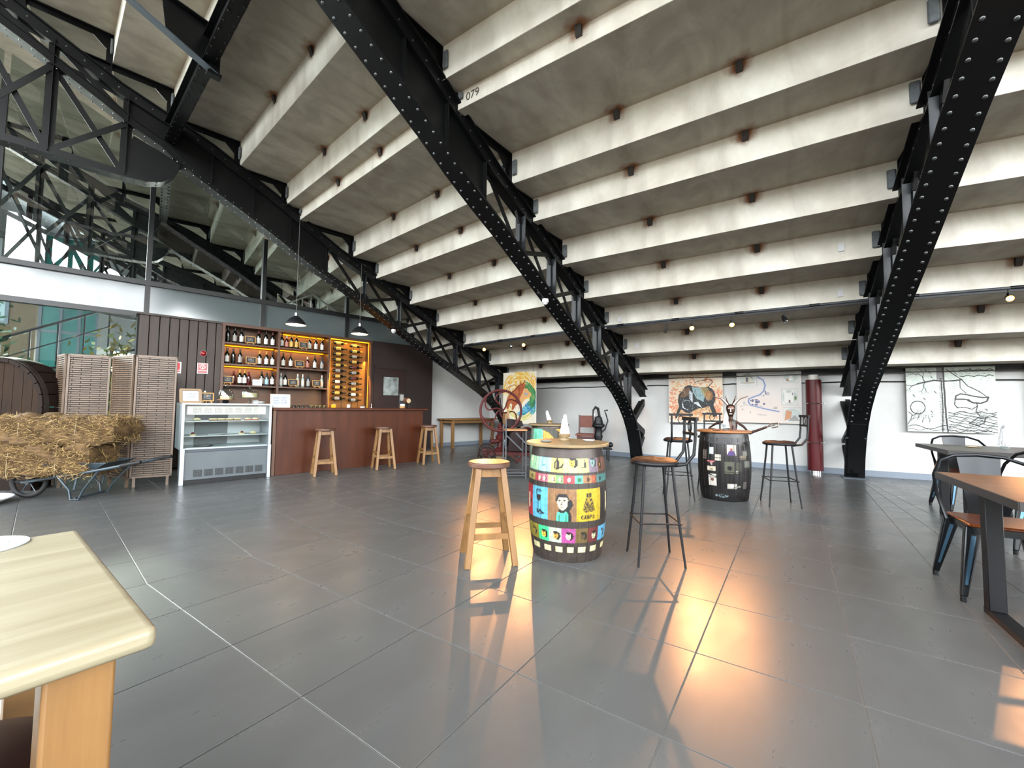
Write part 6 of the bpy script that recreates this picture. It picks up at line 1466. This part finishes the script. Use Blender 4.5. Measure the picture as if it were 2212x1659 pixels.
# ------------------------------------------------------------------ horned metal figure with guitar
o = thing('guitar_sculpture', 'welded metal figure with long horns holding a guitar, behind the dark sticker barrel', 'sculpture', (3.36, 6.42, 0), facing(3.36, 6.42))
BRZ = mat('polished_brown_metal', '5a4238', .28, .85, vary='3c2c26', scale=12); BRL = mat('bright_brushed_metal', 'b8a498', .25, .9)
MB().lathe([(.0001, 0), (.18, 0), (.18, .02), (.0001, .02)], 24).build('base', BLACKM, o)
MB().tube([(-.07, 0, .02), (-.07, 0, .45), (-.03, 0, .62)], [.02, .022, .03], 8).tube([(.07, 0, .02), (.07, 0, .45), (.03, 0, .62)], [.02, .022, .03], 8).build('legs', BRZ, o)
MB().tube([(0, 0, .58), (0, 0, .72), (0, 0, .88), (0, 0, .965)], [.07, .06, .09, .05], 12).build('torso', BRZ, o)
MB().tube([(0, 0, .95), (0, 0, 1.04)], .03, 8).build('neck', BRZ, o)
MB().lathe([(.0001, 1.0), (.03, 1.01), (.045, 1.05), (.062, 1.11), (.064, 1.16), (.045, 1.19), (.0001, 1.2)], 16).build('head', BRZ, o)
for sx in (-1, 1):
    MB().ball(.014, (sx*.025, -.055, 1.13), 8, 6).build('eye', BRL, o)
    MB().tube([(sx*.03, 0, 1.17), (sx*.08, 0, 1.24), (sx*.13, -.01, 1.285), (sx*.24, -.02, 1.32)], [.018, .02, .014, .004], 8).build('horn', BRL, o)
    MB().tube([(sx*.02, .01, 1.18), (sx*.05, .02, 1.25), (sx*.07, .02, 1.33)], [.012, .010, .004], 6).build('ear', BRZ, o)
MB().bar((-.02, -.066, 1.05), (.02, -.066, 1.05), .01, .012).build('mouth', BRL, o); MB().bar((0, -.07, 1.08), (0, -.062, 1.13), .012, .014).build('nose', BRL, o)
MB().tube([(-.06, 0, .94), (-.2, -.05, .90), (-.30, -.1, .83), (-.16, -.2, .80)], [.02, .018, .015, .012], 8).build('arm', BRZ, o)
MB().tube([(.06, 0, .94), (.17, -.05, .86), (.25, -.12, .76), (.36, -.14, .83)], [.02, .018, .015, .012], 8).build('arm', BRZ, o)
MB().tube([(.05, -.2, .72), (.3, -.18, .80), (.46, -.16, .87)], [.022, .018, .016], 8).build('guitar_neck', BRZ, o)
MB().tube([(.46, -.16, .87), (.52, -.16, .92), (.60, -.16, .93), (.60, -.16, .88), (.52, -.16, .86)], .010, 6).tube([(.48, -.16, .87), (.56, -.16, .905)], .008, 6).build('guitar_headstock', BRL, o)
gb = MB().lathe([(.0001, -.03), (.10, -.03), (.10, .03), (.0001, .03)], 20, (-.1, -.2, .68), 'y').lathe([(.0001, -.03), (.075, -.03), (.075, .03), (.0001, .03)], 20, (.03, -.2, .72), 'y').build('guitar_body', BRZ, o)

# ------------------------------------------------------------------ slatted folding screens
SLAT = mat('beige_brown_slat', '7a6654', .38, vary='665443', scale=4, spec=.5)
def screen_panel(parent, p, q):
    p, q = Vector((*p, 0)), Vector((*q, 0)); L_ = (q-p).length; a = math.atan2((q-p).y, (q-p).x)
    f = MB().box(0, .008, .14, L_, .02, 1.755).me('core', mat('dark_screen_core', '2e2620', .7)); put('core', f, parent, p, (0, 0, a))
    fr_ = MB().box(0, -.012, .12, .022, .03, 1.76).box(L_-.022, -.012, .12, L_, .03, 1.76).box(0, -.012, 1.735, L_, .03, 1.76).box(0, -.012, .12, L_, .03, .145).box(.03, 0, 0, .06, .03, .14).box(L_-.06, 0, 0, L_-.03, .03, .14).build('panel_frame', SLAT, parent, p, (0, 0, a))
    mb = MB(); z = .15; r_ = 0
    while z < 1.73:
        cuts = [.022] + ([L_*.32, L_*.78] if r_ % 2 else [L_*.12, L_*.55]) + [L_-.022]
        for c0, c1 in zip(cuts[:-1], cuts[1:]): mb.box(c0+.004, -.004, z, c1-.004, .010, z+.017)
        z += .0285; r_ += 1
    tag(mb.build('slats', SLAT, parent, p, (0, 0, a)), kind='stuff')
o = thing('folding_screen', 'left half of the brown slatted folding screen, behind the hay', 'screen', (0, 0, 0)); screen_panel(o, (-6.22, 5.70), (-5.90, 5.50)); screen_panel(o, (-5.885, 5.51), (-5.555, 5.76))
o = thing('folding_screen', 'right half of the brown slatted folding screen, next to the display case', 'screen', (0, 0, 0)); screen_panel(o, (-5.50, 5.74), (-5.05, 5.56)); screen_panel(o, (-5.035, 5.57), (-4.68, 5.82))

# ------------------------------------------------------------------ wheelbarrow with hay bales
ba = math.atan2(.22, 1.2)
o = thing('wheelbarrow', 'blue-grey steel wheelbarrow carrying two hay bales', 'wheelbarrow', (-5.62, 4.93, 0), ba)
BG = mat('blue_grey_barrow_steel', '46565e', .4, .3, vary='37434a', scale=9); RUB = mat('black_rubber', '151515', .7)
MB().tube([(.165*math.cos(a), 0, .19+.165*math.sin(a)) for a in [2*math.pi*k/28 for k in range(28)]], .024, 10, True).build('tyre', RUB, o)
MB().lathe([(.0001, -.02), (.03, -.03), (.03, .03), (.0001, .02)], 12, (0, 0, .19), 'y').build('wheel_hub', BG, o)
for k in range(6): a = 2*math.pi*k/6; MB().tube([(0, 0, .19), (.15*math.cos(a), 0, .19+.15*math.sin(a))], .006, 6).build('wheel_spoke', BG, o)
for sy in (-1, 1):
    MB().tube([(-.02, sy*.06, .19), (.25, sy*.16, .24), (.8, sy*.26, .33), (1.28, sy*.29, .43)], .017, 8).build('handle_tube', BG, o); MB().tube([(1.1, sy*.285, .395), (1.30, sy*.29, .435)], .022, 8).build('grip', RUB, o)
    MB().tube([(.42, sy*.2, .28), (.56, sy*.22, .12), (.58, sy*.22, .01), (.66, sy*.22, .01), (.70, sy*.22, .12), (.86, sy*.26, .33)], .012, 8).tube([(.62, sy*.2, .3), (.60, sy*.21, .12)], .010, 6).build('leg', BG, o)
MB().tube([(.62, -.22, .02), (.62, .22, .02)], .012, 8).build('leg_crossbar', BG, o)
tr = MB(); lo_, hi_ = [(.12, -.14), (.66, -.17), (.66, .17), (.12, .14)], [(.0, -.19), (.92, -.24), (.92, .24), (.0, .19)]
V = [(x, y, .26) for x, y in lo_]+[(x, y, .42) for x, y in hi_]+[(x, y, .27) for x, y in lo_]+[(x*.99, y*.98, .425) for x, y in hi_]
F = [(3, 2, 1, 0), (8, 9, 10, 11)]+[(i, (i+1) % 4, 4+(i+1) % 4, 4+i) for i in range(4)]+[(8+i, 12+i, 12+(i+1) % 4, 8+(i+1) % 4) for i in range(4)]+[(4+i, 4+(i+1) % 4, 12+(i+1) % 4, 12+i) for i in range(4)]
tr.add(V, F).build('tray', BG, o)
def bale(label, c, dims, rz, seed):
    o = thing('hay_bale', label, 'hay bale', c, rz); r = random.Random(seed); n = (30, 14, 12); L_, W_, H_ = dims
    ph = [r.uniform(0, 6.28) for _ in range(12)]
    def disp(x, y, z): return .018*(math.sin(x*17+ph[0]+3*math.sin(z*9))+math.sin(y*21+ph[1]+z*13)+math.sin(z*24+x*11+ph[2]))+r.uniform(-.014, .014)
    mb = MB()
    cache = {}
    def vert(i, j, k):
        key = (i, j, k)
        if key in cache: return cache[key]
        x, y, z = (i/n[0]-.5), (j/n[1]-.5), (k/n[2]-.5)
        q = Vector((x*2, y*2, z*2)); p = Vector((q.x*L_/2, q.y*W_/2, q.z*H_/2)); m = sorted((abs(q.x), abs(q.y), abs(q.z)))
        round_ = 1-.06*max(0, m[1]-.75)/.25-.05*max(0, m[0]-.8)/.2
        p = Vector((p.x*(1-.03*(1-round_)*10*.2), p.y*round_, p.z*round_)); nrm = Vector((q.x**7, q.y**7, q.z**7)).normalized()
        p += nrm*disp(*p); p.z += H_/2; cache[key] = len(mb.V); mb.V.append(tuple(p)); return cache[key]
    def face(a): mb.F.append(a); mb.M.append(0); mb.S.append(False)
    for i in range(n[0]):
        for j in range(n[1]):
            face([vert(i, j, 0), vert(i, j+1, 0), vert(i+1, j+1, 0), vert(i+1, j, 0)]); face([vert(i, j, n[2]), vert(i+1, j, n[2]), vert(i+1, j+1, n[2]), vert(i, j+1, n[2])])
        for k in range(n[2]):
            face([vert(i, 0, k), vert(i+1, 0, k), vert(i+1, 0, k+1), vert(i, 0, k+1)]); face([vert(i, n[1], k), vert(i, n[1], k+1), vert(i+1, n[1], k+1), vert(i+1, n[1], k)])
    for j in range(n[1]):
        for k in range(n[2]):
            face([vert(0, j, k), vert(0, j, k+1), vert(0, j+1, k+1), vert(0, j+1, k)]); face([vert(n[0], j, k), vert(n[0], j+1, k), vert(n[0], j+1, k+1), vert(n[0], j, k+1)])
    mb.build('packed_hay', STRAW, o)
    for gi, gm in enumerate((STRAWL, STRAW)):
        st = MB()
        for _ in range(2400):
            f = r.choice('fffttlrb'); a, b = r.uniform(-.5, .5), r.uniform(0, 1)
            if f in 'fb': p = Vector((a*L_, (-W_/2 if f == 'f' else W_/2)*1.02, b*H_)); d = Vector((r.uniform(-1, 1), r.uniform(-.5, .2) if f == 'f' else .3, r.uniform(-.45, .45)))
            elif f == 't': p = Vector((a*L_, (b-.5)*W_, H_*1.0)); d = Vector((r.uniform(-1, 1), r.uniform(-1, 1), r.uniform(.0, .4)))
            else: p = Vector(((-L_/2 if f == 'l' else L_/2), (b-.5)*W_, (a+.5)*H_)); d = Vector((r.uniform(-.4, .4), r.uniform(-1, 1), r.uniform(-1, 1)))
            d.normalize(); l_ = r.uniform(.03, .11); q = p+d*l_; md = (p+q)/2+Vector((r.uniform(-.01, .01), r.uniform(-.02, 0), r.uniform(-.015, .01))); wv = Vector((r.uniform(-1, 1), r.uniform(-1, 1), r.uniform(-1, 1))).normalized()*.0026
            b0 = len(st.V); st.add([p-wv, p+wv, md+wv, md-wv, q], [(0, 1, 2, 3), (3, 2, 4)])
        tag(st.build('loose_stalks', gm, o), kind='stuff')
    for x in (-.2, .22): MB().tube([(x*L_, -W_/2-.012, .01), (x*L_, -W_/2-.014, H_/2), (x*L_, -W_/2, H_+.008), (x*L_, W_/2, H_+.008)], .003, 5).build('twine', mat('bale_twine', 'b8a888', .7), o)
cu_, su_ = math.cos(ba), math.sin(ba)
def bpt(x, y, z): return (-5.62+x*cu_-y*su_, 4.93+x*su_+y*cu_, z)
bale('lower hay bale lying in the wheelbarrow tray', bpt(.20, 0, .272), (1.08, .50, .35), ba, 5)
bale('upper hay bale lying on top of the lower bale', bpt(.32, .0, .64), (1.28, .50, .30), ba+.02, 9)
# ------------------------------------------------------------------ large cask end and things at the far left
o = thing('large_cask', 'big round dark wooden cask behind the hay bales at the left edge', 'cask', (-6.72, 5.42, 0), rad(0))
WCK = mat('dark_old_oak', '241810', .65, spec=.15, vary='170f0a', scale=3, stretch=(6, 1, 1)); WCB = mat('brown_cask_head', '32200f', .65, spec=.15, vary='20140c', scale=2.5, stretch=(7, 1, 1))
cz, cr_ = 1.05, .64
for k in range(24):
    a0, a1 = 2*math.pi*k/24+.01, 2*math.pi*(k+1)/24-.01
    st = MB(); st.lathe([(cr_-.05, -.0), (cr_, .0), (cr_+.02, .16), (cr_, .33), (cr_-.05, .33), (cr_-.05, 0)], 3, (0, 0, cz), 'y', a0, a1); st.build('stave', WCK, o)
for k in range(9):
    x0 = -cr_+.05+(2*cr_-.1)*k/9; x1 = x0+(2*cr_-.1)/9-.006; xm = max(abs(x0), abs(x1)); r_ = cr_-.045
    h0, h1 = math.sqrt(max(0, r_*r_-x0*x0)), math.sqrt(max(0, r_*r_-x1*x1))
    MB().prism([(x0, cz-h0), (x1, cz-h1), (x1, cz+h1), (x0, cz+h0)], .04, .06, 'xz').build('head_board', WCB, o)
MB().lathe([(cr_+.004, .02), (cr_+.01, .02), (cr_+.014, .07), (cr_+.008, .07)], 48, (0, 0, cz), 'y').build('hoop', mat('dull_barrel_hoop', '4a4440', .35, .6), o)
for x in (-.4, .4): put('cradle', bevel(MB().box(x-.12, 0, 0, x+.12, .33, .62 if abs(x) > .3 else .5).me('cradle', WCK), .006, 1), o)
put('cradle_beam', bevel(MB().box(-.75, -.12, .80, .72, .0, .90).me('cradle_beam', WCK), .006, 1), o); put('cradle_front', bevel(MB().box(-.75, -.10, .0, .68, -.02, .78).me('cradle_front', WCK), .004, 1), o)
o = thing('white_basin', 'shallow white round basin on the floor at the left edge', 'basin', (-5.85, 4.55, 0), 0)
MB().lathe([(.0001, 0), (.24, 0), (.33, .05), (.335, .06), (.325, .06), (.235, .012), (.0001, .012)], 36).build('basin_body', WHITEM, o); MB().lathe([(.335, .052), (.343, .058), (.335, .066)], 36).build('rolled_rim', WHITEM, o)

# ================================================================== outside, seen through the glass
BRK = mat('pale_brick_outside', '9a8468', .9, vary='80694e', scale=3, stretch=(2, 2, 9), bump=.3)
def obox(name, m, parent, *a): return MB().box(*a).build(name, m, parent)
o = thing('brick_building', 'pale brick building outside beyond the glass at the far left', 'building', P(-6.5, 21), PROT)
obox('brick_wall', BRK, o, 0, 0, 0, 4.9, .4, 5.6); obox('window_frame', GREYB, o, 3.6, -.03, 3.6, 4.3, .0, 4.6); obox('window_pane', mat('pale_sky_pane', 'b8ccd8', .2), o, 3.68, -.035, 3.68, 4.22, -.02, 4.52); obox('roof_edge', GREYB, o, -.1, -.1, 5.6, 5.0, .5, 5.75)
o = thing('glass_tower', 'turquoise glazed stair tower outside beyond the glass', 'building', P(-1.45, 19), PROT)
TQ = mat('turquoise_glazing', '2f8f8a', .25, vary='4aa8a2', scale=1.2)
for k in range(3):
    for j in range(4): obox('glass_panel', TQ, o, .1+k*.4, 0, .3+j*1.5, .47+k*.4, .05, 1.72+j*1.5)
for x in (.04, .47, .87, 1.27): obox('tower_mullion', GREYB, o, x, -.03, 0, x+.06, .08, 6.5)
for z in (.2, 1.73, 3.23, 4.73, 6.25): obox('tower_transom', GREYB, o, .04, -.03, z, 1.33, .08, z+.07)
o = thing('outdoor_stairs', 'grey outdoor staircase with a dark handrail beyond the glass', 'stairs', P(-4.2, 14.2), PROT)
CNL = mat('pale_cast_concrete', '7c7e7c', .85)
for k in range(14): obox('step', CNL, o, .3*k, 0, max(0, .17*k-.12), .3*k+.31, 1.4, .17*k+.05)
MB().bar((0, 0, 1.0), (4.3, 0, 3.42), .05, .05).build('handrail', BLACKM, o); MB().bar((0, 0, .55), (4.3, 0, 2.97), .025, .025).build('handrail', BLACKM, o)
for k in range(11): x = .1+.42*k; MB().bar((x, 0, .563*x), (x, 0, 1.0+.563*x), .03, .03).build('baluster', BLACKM, o)
o = thing('outdoor_ramp', 'sloping grey ramp with a railing behind the slatted screens', 'ramp', P(-.9, 13.0), PROT)
MB().prism([(0, 0), (3.2, 0), (3.2, 2.2), (0, .9)], 0, .15, 'xz').build('ramp_wall', CNL, o); MB().bar((0, 0, 1.75), (3.2, 0, 3.05), .045, .045).build('handrail', BLACKM, o)
for k in range(6): x = .1+.6*k; MB().bar((x, 0, .9+.4*x), (x, 0, 1.75+.4*x), .03, .03).build('baluster', BLACKM, o)
o = thing('white_railing', 'white railing of an outdoor stair seen through the upper glass', 'railing', P(2.6, 11.2, 0), PROT)
WR = mat('white_rail_paint', 'eceff0', .4)
MB().bar((0, 0, 3.25), (1.2, 0, 3.95), .04, .04).build('handrail', WR, o); MB().bar((1.2, 0, 3.95), (2.4, 0, 3.3), .04, .04).build('handrail', WR, o)
for k in range(11): x = .12+.21*k; top = 3.25+.583*min(x, 1.2)-.54*max(0, x-1.2); MB().bar((x, 0, 2.6), (x, 0, top), .025, .025).build('baluster', WR, o)
obox('landing', CNL, o, -.2, .05, 2.4, 2.6, 1.2, 2.6); 
for x in (0, 2.3): obox('post', CNL, o, x, .4, 0, x+.15, .6, 2.4)
def shrub(label, t, off, h, c1, c2, seed):
    o = thing('shrub', label, 'shrub', P(t, off), PROT); r = random.Random(seed)
    for k in range(4): a = r.uniform(0, 6.28); MB().tube([(0, 0, 0), (.12*math.cos(a), .12*math.sin(a), h*.5), (.3*math.cos(a), .3*math.sin(a), h*.85)], [.03, .02, .008], 6).build('stem', WDARK, o)
    for gi, c in enumerate((c1, c2)):
        m = MB()
        for _ in range(260):
            p = Vector((r.gauss(0, .28), r.gauss(0, .28), h*.65+r.gauss(0, h*.18))); d = Vector((r.uniform(-1, 1), r.uniform(-1, 1), r.uniform(-.4, 1))).normalized(); s = d.orthogonal().normalized()*.035; l_ = r.uniform(.1, .2)
            m.add([p, p+d*l_*.5+s, p+d*l_, p+d*l_*.5-s], [(0, 1, 2, 3)])
        tag(m.build('leaves', mat(label.split()[0]+'_leaf_%d' % gi, c, .5), o), kind='stuff')
shrub('yellow-leaved shrub outside behind the screens', .35, 11.3, 2.5, 'e0c030', '8aa040', 3)
shrub('green shrub outside behind the screens at the left', -1.9, 14.0, 3.2, '4f8060', '7aa880', 4)
